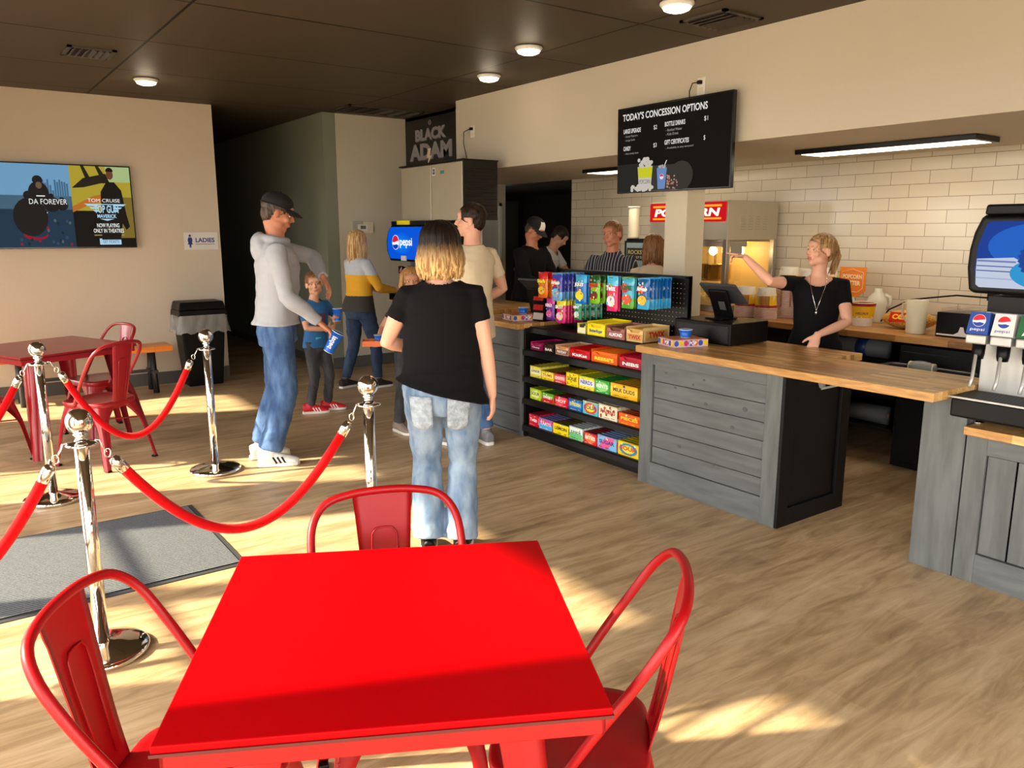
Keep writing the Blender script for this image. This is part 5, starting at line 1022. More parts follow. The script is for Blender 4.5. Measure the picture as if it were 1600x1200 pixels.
def locks(mb, P, m, s, length, n=110, face=1.05, r=.0085, part=0, seed=1, flare=0, inward=.1, wide=1.0, gather=None, jit=.012):
    rn = random.Random(seed); up = P.R.inverted() @ Vector((0, 0, -1))
    for k in range(n):
        phi = -pi / 2 + (2 * pi - 2 * face) * ((k + .5) / n - .5) + rn.uniform(-.04, .04); c, d = cos(phi), sin(phi); lay = rn.uniform(.98, 1.09); Q = []
        for q in range(6):
            th = .12 + (pi / 2 + .12 - .12) * q / 5; Q.append(Vector((.082 * lay * wide * sin(th) * c + part * (1 - q / 5), -.012 + .1 * lay * sin(th) * d, .035 + .091 * lay * cos(th))))
        L = length * rn.uniform(.9, 1.06); b = Q[-1]; st_ = 6
        if gather:
            g = Vector(gather); Q = Q[:5]; b = Q[-1]; Q += [b.lerp(g, .5) + Vector((0, -.01, .006)), g + Vector((rn.uniform(-.01, .01), 0, rn.uniform(-.01, .01)))]
        else:
            for q in range(1, st_ + 1):
                u = q / st_; Q.append(b + up * (L * u) + Vector((c * (flare * sin(u * pi * .8) - inward * .1 * u * u) * 1 + rn.uniform(-jit, jit) * u, d * (flare * sin(u * pi * .8) - inward * .1 * u * u) + rn.uniform(-jit, jit) * u, 0)))
        rr = [r * s * (.5 + .7 * sin(pi * min(1, (i + .6) / len(Q)))) for i in range(len(Q))]; rr[-1] = .002 * s
        mb.tube([P(v) for v in Q], [(a * 1.5, a * .8) for a in rr], m, 6, ref=None)
def displace(me, amp, fr=(7, 7, 16), seed=0):
    me.update(); vs = me.vertices; N = [v.normal.copy() for v in vs]
    for v, n in zip(vs, N):
        c = v.co; q = Vector((c.x * fr[0] + seed, c.y * fr[1], c.z * fr[2])); v.co = c + n * amp * (noise.noise(q) + .45 * noise.noise(q * 2.3))
def link_mesh(name, me, mats, parent, fn=None):
    me.name = name; me.materials.clear()
    for m in mats: me.materials.append(m)
    me.polygons.foreach_set('use_smooth', [True] * len(me.polygons)); me.polygons.foreach_set('material_index', [fn(p.center) if fn else 0 for p in me.polygons]); me.update()
    o = bpy.data.objects.new(name, me); COL.objects.link(o); o.parent = parent; return o
def person(label, loc, rz, h, P_, group=None):
    s = h / 1.75; fem = P_.get('female', False); w = P_.get('w', 1.0); skin = P_.get('skin', SKIN); vox = P_.get('vox', .0075); hs = s * P_.get('head', 1.0); lean = P_.get('lean', (0, 0, 0))
    t = thing('person', label, 'person', (loc[0], loc[1], 0), rz); G = lambda v: Vector(v) * s
    piv = Vector((0, 0, 1.0)); LR = Matrix.Rotation(lean[2], 3, 'Z') @ Matrix.Rotation(-lean[0], 3, 'X') @ Matrix.Rotation(lean[1], 3, 'Y')
    def U(v): v = Vector(v); return piv + LR @ (v - piv) if v.z > 1.0 else v.lerp(v, 1)
    sw = (.158 if fem else .182) * (1 + (w - 1) * .6); hx = .092 * w
    # torso sections: z, half width, half depth, y offset
    if fem: TS = [(.80, .155, .115, -.01), (.88, .178, .13, -.018), (.96, .176, .125, -.015), (1.04, .148, .105, 0), (1.10, .132, .097, .004), (1.2, .140, .107, .012), (1.28, .15, .118, .02), (1.36, .156, .105, .008), (1.41, .150, .082, -.004), (1.45, .10, .066, -.008), (1.475, .062, .055, -.01)]
    else: TS = [(.80, .155, .115, 0), (.88, .168, .122, -.008), (.96, .162, .115, -.008), (1.04, .155, .108, 0), (1.10, .152, .107, .004), (1.2, .160, .112, .006), (1.3, .172, .118, .008), (1.37, .178, .105, .0), (1.415, .165, .085, -.006), (1.45, .11, .068, -.01), (1.475, .066, .058, -.01)]
    TS = [(z, a * w, b * (1 + (w - 1) * .8), y) for z, a, b, y in TS]
    sh = {q: U((q * sw, -.005, 1.405)) for q in (-1, 1)}; arm = {}; leg = {}
    for q, k in ((1, 'R'), (-1, 'L')):
        a = P_.get(k, {}); wr = Vector(a.get('wrist', (q * .24, .03, .84))); el, wr = ik(sh[q], wr, .292, .262, a.get('pole', (q * .6, -1, -.2))); arm[q] = (el, wr, a)
        f = P_.get('foot' + k, (q * .1, 0, q * -.12)); an = Vector((f[0], f[1], .085 + (f[3] if len(f) > 3 else 0))); hp = Vector((q * hx, -.005, .93)); kn, an = ik(hp, an, .44, .425, (f[0] * .3, 1, 0)); leg[q] = (hp, kn, an, f)
    # --- body
    b = MB(); sl = lambda TS, inf, m, lo=0, hi=9: b2.tube([G(U((0, y, z))) for z, a, c, y in TS if lo <= z <= hi], [((a + inf) * s, (c + inf) * s) for z, a, c, y in TS if lo <= z <= hi], m, 28, ref=(1, 0, 0))
    b2 = b; sl(TS, -.012, skin)
    nb_ = U((0, -.012, 1.44)); hc = U((0, .012, 1.635)); hr = P_.get('look', (0, 0, 0)); HR = LR @ Matrix.Rotation(hr[0], 3, 'Z') @ Matrix.Rotation(hr[1], 3, 'X') @ Matrix.Rotation(hr[2], 3, 'Y')
    hcs = G(hc) + Vector((0, 0, (hs - s) * .1)); HM = Matrix.Translation(hcs) @ HR.to_4x4(); Ph = HP(HM, hs)
    nr = .05 if fem else .058; b.tube([G(nb_), G(nb_.lerp(hc, .35)) + Vector((0, 0, 0)), Ph((0, -.015, -.06)), Ph((0, -.01, -.02))], [(nr * 1.25 * s, nr * 1.2 * s), (nr * s, nr * s), (nr * s, nr * 1.05 * s), nr * s], skin, 18, ref=(1, 0, 0))
    head_prims(b, Ph, skin, hs, fem)
    for q in (1, -1):
        el, wr, a = arm[q]; k = .86 if fem else 1; k *= (1 + (w - 1) * .7)
        P1, R1 = dist_(sh[q], el, 6, .052 * k, .038 * k, .006); P2, R2 = dist_(el, wr, 6, .040 * k, .0245 * k, .005 * k); b.tube([G(p) for p in P1 + P2[1:]], [x * s for x in R1 + R2[1:]], skin, 14)
        fd = (wr - el).normalized(); add_hand(b, G(wr), a.get('hand', fd), a.get('palm', (-q, 0, 0)), a.get('thumb', q), s * (.93 if fem else 1.02), a.get('curl', .3), a.get('point', False), skin)
        hp, kn, an, f = leg[q]; P1, R1 = dist_(hp, kn, 6, .085 * w, .054, .004); P2, R2 = dist_(kn, an, 6, .054, .036, .012); b.tube([G(p) for p in P1 + P2[1:]], [x * s for x in R1 + R2[1:]], skin, 14)
        ya = f[2]; fdv = Vector((-sin(ya), cos(ya), 0)); b.tube([G(an) + Vector((0, 0, .0)), G(an + fdv * .02 + Vector((0, 0, -.035))), G(an + fdv * .09 + Vector((0, 0, -.055))), G(an + fdv * .15 + Vector((0, 0, -.06)))], [.036 * s, .036 * s, (.036 * s, .022 * s), (.03 * s, .015 * s)], skin, 12, ref=(0, 0, 1))
    me = remesh(b, vox, 3); HI = HM.inverted()
    def fn(c):
        u = (HI @ c) / hs
        return 1 if (abs(u.x) < .022 and u.y > .083 and -.0635 < u.z < -.0415) else 0
    link_mesh('body', me, [skin, LIP], t, fn)
    if P_.get('face', True):
        for q in (-1, 1):
            e = MB(); e.ell(Ph((q * .031, .0755, .008)), (.0115 * hs, .0085 * hs, .0058 * hs), EYEW, Ph.R, 12, 8); e.ell(Ph((q * .031, .0828, .008)), (.0055 * hs, .0022 * hs, .0052 * hs), IRIS, Ph.R, 10, 6); e.build('eye', t)
            MB().tube([Ph((q * .014, .090, .029)), Ph((q * .03, .0885, .033)), Ph((q * .047, .079, .028))], [.0022 * hs, .0026 * hs, .0015 * hs], P_['hairm'], 6).build('eyebrow', t)
    # --- trousers
    b = MB(); b2 = b; hz = P_.get('hem', .84); jm = P_['trousers']
    sl(TS, .008, jm, .8, .97)
    for q in (1, -1):
        hp, kn, an, f = leg[q]; ankr = P_.get('ankle', .062); kr = P_.get('knee', .068); end = kn.lerp(an, P_.get('tlen', .93)) - Vector((0, 0, .0)); P1, R1 = dist_(hp, kn, 7, .098 * w, kr, .004); P2, R2 = dist_(kn, end, 7, kr, ankr, .003)
        b.tube([G(p) for p in P1 + P2[1:]], [x * s for x in R1 + R2[1:]], jm, 18)
    me = remesh(b, max(vox, .008), 4); displace(me, .0075 * s, (9, 9, 17), rz); 
    link_mesh('trousers', me, [jm] + P_.get('tmats', []), t, P_.get('tfn'))
    # --- shirt
    b = MB(); b2 = b; inf = P_.get('inflate', .012); T2 = [x for x in TS if x[0] > hz + .02]; z, a, c, y = min((x for x in TS), key=lambda x: abs(x[0] - hz)); fl = P_.get('hemflare', .006)
    T2 = [(hz, a + fl, c + fl, y)] + T2; T2 = [(z, max(a, P_.get('waist', 0) * w if z < 1.25 else 0), c, y) for z, a, c, y in T2]; sl(T2, inf, P_['shirt'])
    for q in (1, -1):
        el, wr, a = arm[q]; k = .9 if fem else 1; k *= (1 + (w - 1) * .7); sr = P_.get('sleeve', 'short'); i0 = sh[q] - (sh[q] - Vector((0, 0, sh[q].z))) * .25
        if sr == 'short': e1 = sh[q].lerp(el, P_.get('slen', .62)); b.tube([G(i0), G(sh[q]), G(sh[q].lerp(e1, .5)), G(e1)], [.05 * s, .062 * k * s, .059 * k * s, .058 * k * s], P_['shirt'], 16)
        else: P1, R1 = dist_(sh[q], el, 6, .066 * k, .052 * k, .002); P2, R2 = dist_(el, wr, 6, .054 * k, .037 * k, .006); b.tube([G(i0)] + [G(p) for p in P1 + P2[1:]], [.05 * s] + [x * s for x in R1 + R2[1:]], P_['shirt'], 16)
    if P_.get('hood'):
        c = G(U((0, -.075, 1.44))); b.ell(c + Vector((0, -.022, -.02)) * s, (.12 * s, .062 * s, .1 * s), P_['shirt']); b.tube([G(U((.095 * cos(a), -.02 + .088 * sin(a), 1.475 + .012 * sin(a) * -1))) for a in [2 * pi * k / 20 for k in range(20)]], (.026 * s), P_['shirt'], 10, closed=True)
    if P_.get('collar'): b.tube([G(U((.068 * cos(a), -.008 + .068 * sin(a), 1.475 - .018 * sin(a)))) for a in [2 * pi * k / 20 for k in range(20)]], (.012 * s, .024 * s), P_['shirt'], 8, closed=True)
    me = remesh(b, max(vox, .008), 4)
    import bmesh
    bm = bmesh.new(); bm.from_mesh(me); nr_, nz_ = P_.get('neck', (.074, 1.425)); LI = LR.inverted(); dv = []
    for v in bm.verts:
        u = piv + LI @ (v.co / s - piv)
        if u.z > nz_ and (u.x / nr_) ** 2 + ((u.y - .005) / (nr_ * 1.05)) ** 2 < 1: dv.append(v)
    if not P_.get('hood') and not P_.get('collar'): bmesh.ops.delete(bm, geom=dv, context='VERTS')
    bm.to_mesh(me); bm.free()
    if P_.get('slant'):
        for v in me.vertices:
            if v.co.z < (hz + .13) * s: v.co.z -= P_['slant'] * (v.co.x / (.18 * s)) * s * (1 - max(0, (v.co.z - hz * s)) / (.13 * s))
    displace(me, P_.get('wrinkle', .006) * s, P_.get('wfreq', (6, 6, 12)), rz + 3)
    link_mesh('shirt', me, [P_['shirt']] + P_.get('smats', []), t, (lambda c: P_['sfn'](c / s)) if P_.get('sfn') else None)
    # --- shoes
    for q in (1, -1):
        hp, kn, an, f = leg[q]; ya = f[2]; F = Vector((-sin(ya), cos(ya), 0)); A = G(Vector((an.x, an.y, an.z - .085))); sm = P_['shoe']; b = MB(); SC = s * P_.get('shoes', 1.0)
        pts = [(-.075, .05, .030, .045), (-.06, .052, .037, .052), (-.02, .055, .038, .056), (.03, .052, .038, .050), (.08, .042, .042, .038), (.13, .035, .044, .030), (.165, .030, .038, .024), (.185, .026, .022, .016)]
        b.tube([A + (F * y + Vector((0, 0, z))) * SC for y, z, a, c in pts], [(a * SC, c * SC) for y, z, a, c in pts], sm, 16, ref=F.cross(Vector((0, 0, 1)))); b.tube([A + Vector((0, 0, .05)) * SC, A + Vector((0, 0, .115)) * SC], [.045 * SC, .043 * SC], sm, 14)
        o = link_mesh('shoe', remesh(b, .006, 2), [sm], t); X = F.cross(Vector((0, 0, 1)))
        if P_.get('stripe'):
            b = MB()
            for k in range(3):
                for g in (-1, 1): p = A + (F * (.035 + .028 * k) + X * g * .0405 + Vector((0, 0, .045))) * SC; b.box(p, (.005 * SC, .011 * SC, .05 * SC), P_['stripe'], Matrix.Rotation(ya, 3, 'Z') @ Matrix.Rotation(.5, 3, 'X'))
            b.build('side_stripe', o)
        b = MB(); S2 = [(-.082, .018), (-.07, .034), (-.02, .04), (.04, .041), (.1, .047), (.15, .044), (.18, .03), (.192, .008)]; Pt = [(X * wx + F * yy) * SC for yy, wx in S2] + [(X * -wx + F * yy) * SC for yy, wx in S2[::-1]]; n = len(Pt)
        b.add([A + p + Vector((0, 0, .001)) for p in Pt] + [A + p + Vector((0, 0, .026 * SC)) for p in Pt], [tuple(range(n - 1, -1, -1)), tuple(range(n, 2 * n))] + [(i, (i + 1) % n, n + (i + 1) % n, n + i) for i in range(n)], P_.get('sole', M_white)); b.build('sole', o, .004)
    if P_.get('belt'): b = MB(); b.tube([G((TS[2][1] + .016) * cos(a) * Vector((1, 0, 0)) + Vector((0, (TS[2][2] + .016) * sin(a) - .008, .965))) for a in [2 * pi * k / 36 for k in range(36)]], (.018 * s, .004 * s), P_['belt'], 6, closed=True, ref=(0, 0, 1)); b.build('belt', t)
    # --- hair
    hm = P_['hairm']; st_ = P_.get('hair', 'short')
    def cap_shell(scale=1.0, low=-.02, amp=.004, front=.062, name='hair'):
        b = MB(); b.ell(Ph((0, -.018, .043)), (.0835 * hs * scale, .098 * hs * scale, .088 * hs * scale), hm, Ph.R, 28, 18); b.ell(Ph((0, -.045, .0)), (.074 * hs, .062 * hs, .075 * hs), hm, Ph.R, 20, 12); me = remesh(b, .006, 2)
        import bmesh
        bm = bmesh.new(); bm.from_mesh(me); dl = []
        for v in bm.verts:
            u = (HI @ v.co) / hs
            if u.y > front - max(0, (u.z - .06)) * .0 and u.z < .075: dl.append(v)
            elif u.z < low and u.y > -.03: dl.append(v)
            elif u.z < -.07: dl.append(v)
            elif abs(u.x) > .066 and u.z < .02 and u.y > -.02: dl.append(v)
        bmesh.ops.delete(bm, geom=dl, context='VERTS'); bm.to_mesh(me); bm.free(); displace(me, amp * hs, (60, 60, 30), 5); return me
    if st_ in ('short', 'cap'): link_mesh('hair', cap_shell(.985 if st_ == 'cap' else 1.025, amp=.003 if st_ == 'cap' else .004), [hm], t)
    elif st_ in ('bob', 'long', 'bun'):
        b = MB(); L = P_.get('hlen', .15); b.ell(Ph((0, -.018, .042)), (.086 * hs, .1 * hs, .088 * hs), hm, Ph.R, 24, 14); b.ell(Ph((0, -.045, -.01)), (.082 * hs, .065 * hs, .1 * hs), hm, Ph.R, 20, 12)
        if P_.get('face', True): me = None
        locks(b, Ph, hm, hs, L, P_.get('nlock', 120), P_.get('fgap', .95), P_.get('lockr', .0085), seed=4, flare=P_.get('flare', .012), inward=P_.get('inward', .1), wide=P_.get('hwide', 1.04)); o = b.build('hair', t)
    elif st_ == 'pony':
        link_mesh('hair', cap_shell(1.03, amp=.003), [hm], t); b = MB(); locks(b, Ph, hm, hs, 0, 130, .8, .0038, seed=3, gather=(0, -.112, .02)); rn = random.Random(8)
        for k in range(46):
            a = rn.uniform(0, 2 * pi); r = rn.uniform(.004, .03); Q = [Ph((0, -.108, .02)), Ph((cos(a) * r * .5, -.135, .03 + sin(a) * r)), Ph((cos(a) * r, -.155 + .4 * sin(a) * r, -.02)), Ph((cos(a) * r * 1.2 + .01, -.15 + .5 * r * sin(a), -.075)), Ph((cos(a) * r * 1.3 + .015, -.135 + .5 * r * sin(a), -.12 - rn.uniform(0, .04)))]
            b.tube(Q, [.005 * hs, .008 * hs, .008 * hs, .006 * hs, .002 * hs], hm, 6)
        b.build('ponytail', t); MB().tube([Ph((.016 * cos(a), -.112, .02 + .016 * sin(a))) for a in [2 * pi * k / 12 for k in range(12)]], .005 * hs, M_black, 6, closed=True).build('hair_tie', t)
    if P_.get('cap'):
        cm_ = P_['cap']; b = MB(); n = 36; V = []; F = []
        for i in range(9):
            th = (pi / 2) * i / 8
            for k in range(n): a = 2 * pi * k / n; V.append(Ph((.0885 * sin(th) * cos(a) * (1.0), -.016 + .104 * sin(th) * sin(a), .045 + .092 * cos(th) ** .8)))
        for i in range(8):
            for k in range(n): F.append((i * n + k, (i + 1) * n + k, (i + 1) * n + (k + 1) % n, i * n + (k + 1) % n))
        b.add(V, F, cm_, True); fm = P_.get('capfront')
        if fm:
            mi = b.mi(fm); 
            for fi, f in enumerate(b.f):
                k = fi % n
                if 4 < k < 14 and fi // n > 2: b.m[fi] = mi
        b.tube([Ph((.0885 * cos(a), -.016 + .104 * sin(a), .046)) for a in [2 * pi * k / 36 for k in range(36)]], (.004 * hs, .008 * hs), cm_, 6, closed=True, ref=(0, 0, 1)); b.ell(Ph((0, -.016, .137)), (.007 * hs,) * 3, cm_, seg=8, rings=6); o = b.build('cap', t)
        b = MB(); V = []; F = []; m_ = 14
        for lay in (0, -.003):
            for i in range(6):
                for k in range(m_ + 1): a = pi * (.14 + .72 * k / m_); u = i / 5; V.append(Ph((.087 * cos(a) * (1 - .04 * u), -.016 + .1 * sin(a) + .075 * u * sin(a) ** .6, .047 - .022 * u * u + lay - .014 * u * cos(a) ** 2)))
        k0 = 6 * (m_ + 1)
        for i in range(5):
            for k in range(m_): q = i * (m_ + 1) + k; F.append((q, q + 1, q + m_ + 2, q + m_ + 1)); F.append((k0 + q, k0 + q + m_ + 1, k0 + q + m_ + 2, k0 + q + 1))
        for k in range(m_): q = 5 * (m_ + 1) + k; F.append((q, q + 1, k0 + q + 1, k0 + q))
        b.add(V, F, cm_, True); b.build('brim', o)
    rzM = Matrix.Rotation(rz, 3, 'Z'); res = {'t': t, 'G': G, 'Ph': Ph, 'U': U, 's': s, 'TS': TS}
    for q, k in ((1, 'R'), (-1, 'L')): res[k] = Vector((loc[0], loc[1], 0)) + rzM @ G(arm[q][1])
    res['W'] = lambda v: Vector((loc[0], loc[1], 0)) + rzM @ Vector(v)
    return res
D_blue = denim('denim_blue', (84, 116, 158), (44, 74, 118)); D_light = denim('denim_light', (142, 162, 182), (88, 114, 144)); D_dark = denim('denim_dark', (52, 74, 104), (30, 46, 74)); D_char = denim('denim_charcoal', (74, 74, 76), (44, 44, 46))
T_black = mat('tee_black', (11, 11, 13), .9, spec=.2, bump=.15, bscale=160); T_hood = mat('hoodie_grey', (168, 170, 176), .9, bump=.2, bscale=180)
H_brown = hairmat('hair_dark_brown', (54, 38, 28), (26, 18, 14)); H_lbrown = hairmat('hair_light_brown', (150, 104, 64), (98, 62, 36)); H_short = hairmat('hair_greying', (90, 76, 64), (44, 36, 30))
H_bl = hairmat('hair_blonde', (222, 186, 128), (156, 116, 70)); H_bob = hairmat('hair_balayage', (232, 196, 134), (150, 104, 58), (28, 18, 14), 1.505, 1.60); H_dirty = hairmat('hair_dirty_blonde', (196, 156, 104), (128, 92, 58)); H_kid = hairmat('hair_kid_blonde', (214, 168, 108), (150, 104, 58))
dg = radians
man = person('man in a black cap, light grey hoodie and blue jeans lowering a blue cup', (1.87, 5.33), atan2(-.945, -.314), 1.83, dict(shirt=T_hood, sleeve='long', hood=True, trousers=D_blue, hem=.93, hemflare=.014, inflate=.026, shoe=M_white, stripe=M_black, sole=M_white, hairm=H_short, hair='cap', cap=M_black and mat('cap_black', (20, 18, 17), .8, bump=.1, bscale=200), skin=SKINR, ankle=.078, knee=.078, vox=.006,
    look=(0, -.28, 0), lean=(.04, 0, 0), R=dict(wrist=(.235, .25, .955), pole=(.6, -.8, -.4), hand=(.0, .72, -.62), palm=(-.1, -.62, -.72), curl=.38), L=dict(wrist=(-.1, .31, 1.22), pole=(-.8, -.2, .5), hand=(.1, .42, -.9), palm=(.2, -.9, -.4), curl=.35), footR=(.115, -.1, -.1), footL=(-.09, -.15, .15), wrinkle=.009))
woman = person('woman with a blonde bob, black t-shirt and light jeans, her back to the camera', (1.93, 3.24), radians(-35.9), 1.63, dict(female=True, w=1.1, waist=.165, shirt=T_black, hem=.9, hemflare=.03, inflate=.022, slant=.05, slen=.5, trousers=D_light, shoe=M_black, hairm=H_bob, neck=(.095, 1.42), hair='bob', hlen=.175, nlock=190, lockr=.008, flare=.022, hwide=1.12, face=False, skin=SKINL, ankle=.088, knee=.076, tlen=.99, vox=.0055,
    R=dict(wrist=(.262, .02, .845), pole=(.6, -1, 0), hand=(.03, .16, -1), palm=(-.95, .2, 0), curl=.28), L=dict(wrist=(-.13, .24, 1.08), pole=(-1, -.5, -.7), hand=(.5, .8, .1), palm=(0, .2, 1)), footR=(.088, .0, -.1), footL=(-.088, .0, .1), wrinkle=.009, wfreq=(4, 5, 15)))
# stitched back pockets with pale embroidery
pk = mat('pocket_embroidery', (156, 168, 178), .6, bump=.9, bscale=90, var=.22, vscale=38); G = woman['G']
for q in (-1, 1):
    b = MB(); V = []; F = []; n = 8
    for i in range(n + 1):
        for k in range(n + 1):
            u = k / n; v = i / n; x = q * (.04 + .115 * u); z = .9 - .15 * v - (.022 * sin(pi * u) * v); x *= 1 - .1 * v; dep = .145 * sqrt(max(.04, 1 - (x / .215) ** 2)) * (1.06 - .1 * v * v); V.append(G((x, -.026 - dep, z)))
    for i in range(n):
        for k in range(n): F.append((i * (n + 1) + k, i * (n + 1) + k + 1, (i + 1) * (n + 1) + k + 1, (i + 1) * (n + 1) + k))
    b.add(V, F, pk, True); o = b.build('back_pocket', woman['t']); so = o.modifiers.new('s', 'SOLIDIFY'); so.thickness = .008; so.offset = 0
young = person('young man with short dark hair in a loose beige t-shirt, facing left', (3.16, 4.86), radians(9), 1.78, dict(w=.92, shirt=mat('tee_beige', (222, 204, 172), .9, bump=.15, bscale=160), hem=.82, hemflare=.02, inflate=.024, trousers=D_blue, shoe=mat('shoe_grey', (120, 120, 122), .7), hairm=H_brown, hair='short', skin=SKINL, vox=.006, look=(.75, 0, 0),
    R=dict(wrist=(.2, .2, 1.02), pole=(1, -.8, -.4)), L=dict(wrist=(-.12, .3, 1.1), pole=(-1, -.2, -.8)), footR=(.11, -.02, -.3), footL=(-.1, .05, .1), wrinkle=.012))
def swf(c):
    lim = 1.30; return 0 if c.z > 1.28 else (1 if c.z > 1.05 else 2)
yellow = person('woman with long blonde hair, grey and yellow sweater and dark jeans at the far fountain', (3.46, 7.42), radians(-80.9), 1.59, dict(female=True, w=1.08, waist=.15, shirt=mat('knit_grey', (186, 194, 202), .9, bump=.3, bscale=120), smats=[mat('knit_yellow', (222, 166, 40), .9, bump=.3, bscale=120), mat('knit_charcoal', (60, 58, 56), .9, bump=.3, bscale=120)], sfn=swf, sleeve='long', hem=.87, hemflare=.012, inflate=.02, trousers=D_dark, shoe=mat('shoe_dark', (44, 34, 32), .7), hairm=H_bl, hair='long', hlen=.26, nlock=110, flare=.01, skin=SKINL, ankle=.052, vox=.007,
    look=(-.1, -.1, 0), R=dict(wrist=(.2, .34, 1.1), pole=(.6, -.5, -1), hand=(.1, 1, .1), palm=(-1, 0, 0), curl=.6), L=dict(wrist=(-.12, .28, 1.1), pole=(-1, -.3, -.8)), footR=(.12, .13, -.1), footL=(-.13, -.14, .1)))
boy = person('small boy in a blue t-shirt and red shoes behind the man in the hoodie', (2.66, 6.62), radians(-162.8), 1.2, dict(w=.95, head=1.26, shirt=mat('tee_royal_blue', (36, 96, 150), .85), smats=[mat('tee_print_plum', (84, 60, 90), .8), mat('tee_print_cyan', (70, 180, 200), .8)], sfn=lambda c: 1 if (c.y > .08 and abs(c.x) < .08 and 1.12 < c.z < 1.3) else (2 if (c.y > .05 and abs(c.x - .05) < .035 and .98 < c.z < 1.0) else 0),
    hem=.86, hemflare=.014, inflate=.016, trousers=D_char, shoe=mat('shoe_red', (204, 20, 34), .5), stripe=M_white, sole=M_white, shoes=1.25, hairm=H_lbrown, hair='short', skin=SKIN, ankle=.055, vox=.006, look=(-.62, -.02, .15), slen=.7, R=dict(wrist=(-.03, .19, 1.1), pole=(1, -.3, -.7), hand=(-.9, .1, .1), palm=(0, -1, 0)), L=dict(wrist=(-.13, .22, 1.2), pole=(-1, -.2, -.9), hand=(.2, .6, .7), palm=(.6, .6, -.2), curl=.7), footR=(.13, -.02, .95), footL=(-.14, .0, .95)))
girl = person('small blonde girl holding a snack tray, mostly hidden behind the woman in black', (3.03, 5.54), radians(152.7), 1.27, dict(female=True, w=.9, head=1.22, shirt=mat('tee_navy', (36, 40, 58), .85), hem=.9, trousers=D_char, shoe=mat('shoe_taupe', (146, 128, 116), .7), shoes=1.2, hairm=H_kid, hair='bob', hlen=.12, nlock=80, fgap=1.15, skin=SKIN, vox=.006,
    look=(.1, .0, 0), R=dict(wrist=(.38, .2, 1.0), pole=(.8, -.6, -.7), hand=(.3, 1, .0), palm=(0, 0, 1), curl=.5), L=dict(wrist=(-.1, .24, 1.06), pole=(-1, -.3, -.8)), footR=(.17, .05, .5), footL=(-.08, 0, 0)))
emp = person('young woman worker with a blonde ponytail and black t-shirt pointing across the counter', (4.60, 2.99), radians(122.9), 1.57, dict(female=True, w=1.03, shirt=T_black, hem=.9, slen=.55, trousers=T_black, shoe=M_black, neck=(.1, 1.40), hairm=H_dirty, hair='pony', skin=SKINL, vox=.0055, look=(-.9, .08, 0),
    R=dict(wrist=(.505, .18, 1.6), pole=(0, .9, -.35), hand=(.95, .25, .12), palm=(.1, .3, -1), point=True), L=dict(wrist=(-.02, .30, 1.075), pole=(-1, -.35, -.4), hand=(.25, .35, -.8), palm=(.2, -.8, -.4), curl=.22), wrinkle=.006))
W_ = emp['W']; G = emp['G']; nk = MB(); nk.tube([W_(G(p)) - Vector((4.60, 2.99, 0)) for p in ((.055, .05, 1.465), (.05, .115, 1.4), (.02, .15, 1.3), (0, .152, 1.23), (-.02, .15, 1.3), (-.05, .115, 1.4), (-.055, .05, 1.465))], .0022, M_chrome, 5); nk.ell(W_(G((0, .156, 1.215))) - Vector((4.60, 2.99, 0)), (.008, .008, .014), M_chrome, seg=10, rings=6)
o = nk.build('necklace', emp['t']); o.rotation_euler = (0, 0, -radians(122.9))
person('young male worker in a dark pinstriped shirt behind the hanging candy', (4.82, 5.16), radians(113.7), 1.67, dict(w=.95, shirt=stripe_material('pinstripe_shirt', (30, 30, 38), (176, 176, 182), 12, 'X', .8, .85, width=.92), sleeve='long', collar=True, hem=.9, trousers=T_black, shoe=M_black, hairm=H_lbrown, hair='short', skin=SKINR, vox=.006, look=(-.15, 0, .1), R=dict(wrist=(.15, .3, 1.0), pole=(1, -.4, -.6)), L=dict(wrist=(-.15, .3, 1.0), pole=(-1, -.4, -.6))))
person('man in dark clothes and a black and white cap, leaning on the far counter', (4.95, 6.56), radians(-165), 1.72, dict(w=1.12, shirt=T_black, sleeve='long', hem=.9, trousers=T_black, shoe=M_black, hairm=H_short, hair='cap', cap=MATS['cap_black'], capfront=M_white, skin=SKINR, vox=.008, look=(.15, -.5, 0), lean=(.12, 0, 0), R=dict(wrist=(.12, .36, 1.0), pole=(1, -.4, -.5)), L=dict(wrist=(-.1, .36, .98), pole=(-1, -.4, -.5))))
person('person in a white t-shirt bending over in the dark doorway', (5.8, 7.5), radians(-150), 1.7, dict(w=.95, shirt=mat('tee_white', (214, 214, 216), .85), hem=.88, trousers=D_dark, shoe=M_black, hairm=H_brown, hair='short', skin=SKIN, vox=.008, lean=(.45, 0, 0), look=(0, -.3, 0), R=dict(wrist=(.15, .5, .95), pole=(1, -.4, -.5)), L=dict(wrist=(-.15, .5, .95), pole=(-1, -.4, -.5))))
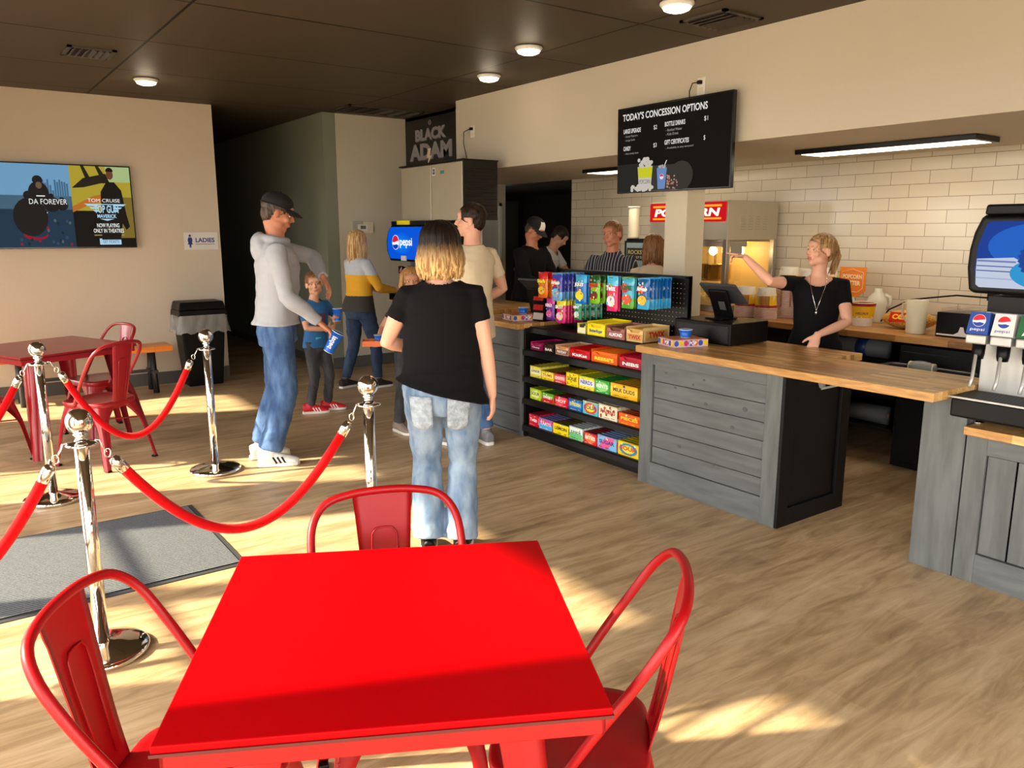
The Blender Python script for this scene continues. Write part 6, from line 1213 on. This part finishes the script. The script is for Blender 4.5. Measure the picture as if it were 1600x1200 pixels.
person('brown haired worker in a pale top, mostly hidden behind the column', (4.88, 4.74), radians(-55), 1.56, dict(female=True, shirt=mat('top_cream', (210, 190, 160), .85), hem=.9, trousers=T_black, shoe=M_black, hairm=H_lbrown, hair='long', hlen=.2, nlock=80, skin=SKIN, face=False, vox=.008, lean=(.1, 0, 0), look=(0, -.3, 0)))
# held cups and tray
W_ = man['W']; hd = man['R']; cup = paper_cup(hd + Vector((.045, -.025, -.20)), 0, 'blue paper cup with white letters hanging from the hand of the man in the hoodie', .045, .15)
cup.rotation_euler = (radians(14), radians(26), 0)
b = MB(); n = 9; TV, TF, _ = text_geo('pepsi', .02)
ctr = atan2(-.81, -.586); b.add([Vector(((.0335 + .011 * (.03 + x_ * .09) / .15 + .0025) * cos(ctr + (y_ - .5) * 1.1), (.0335 + .011 * (.03 + x_ * .09) / .15 + .0025) * sin(ctr + (y_ - .5) * 1.1), .03 + x_ * .09)) for x_, y_ in TV], TF, M_white); b.build('white_lettering', cup)
paper_cup(boy['L'] + Vector((.02, -.02, .0)), 0, 'blue paper cup held by the small boy', .04, .11)
paper_cup(yellow['R'] + Vector((.08, -.02, -.03)), 0, 'blue paper cup held under the far fountain nozzles', .038, .1)
gp = girl['R'] + Vector((-.05, -.09, .035)); t = thing('snack_tray', 'orange cardboard snack tray on the hand of the small girl', 'snack tray', gp, radians(150)); b = MB(); b.bb((-.1, -.07, -.022), (.1, .07, -.018), cm((226, 206, 180))); b.bb((-.1, -.072, -.022), (.1, -.068, .02), cm((226, 110, 40))).bb((-.1, .068, -.022), (.1, .072, .02), cm((226, 110, 40))).bb((-.102, -.07, -.022), (-.098, .07, .02), cm((214, 90, 40))).bb((.098, -.07, -.022), (.102, .07, .02), cm((214, 90, 40))); b.build('tray', t)
b = MB(); [b.ell((-.07 + .035 * k, .02 * (-1) ** k, .0), (.02, .02, .016), cm([(206, 60, 30), (240, 180, 50)][k % 2]), seg=10, rings=6) for k in range(5)]; b.build('snack_packet', t)
paper_cup(gp + Vector((.03, .02, .0)), 0, 'blue paper cup standing on the snack tray of the small girl', .036, .055)
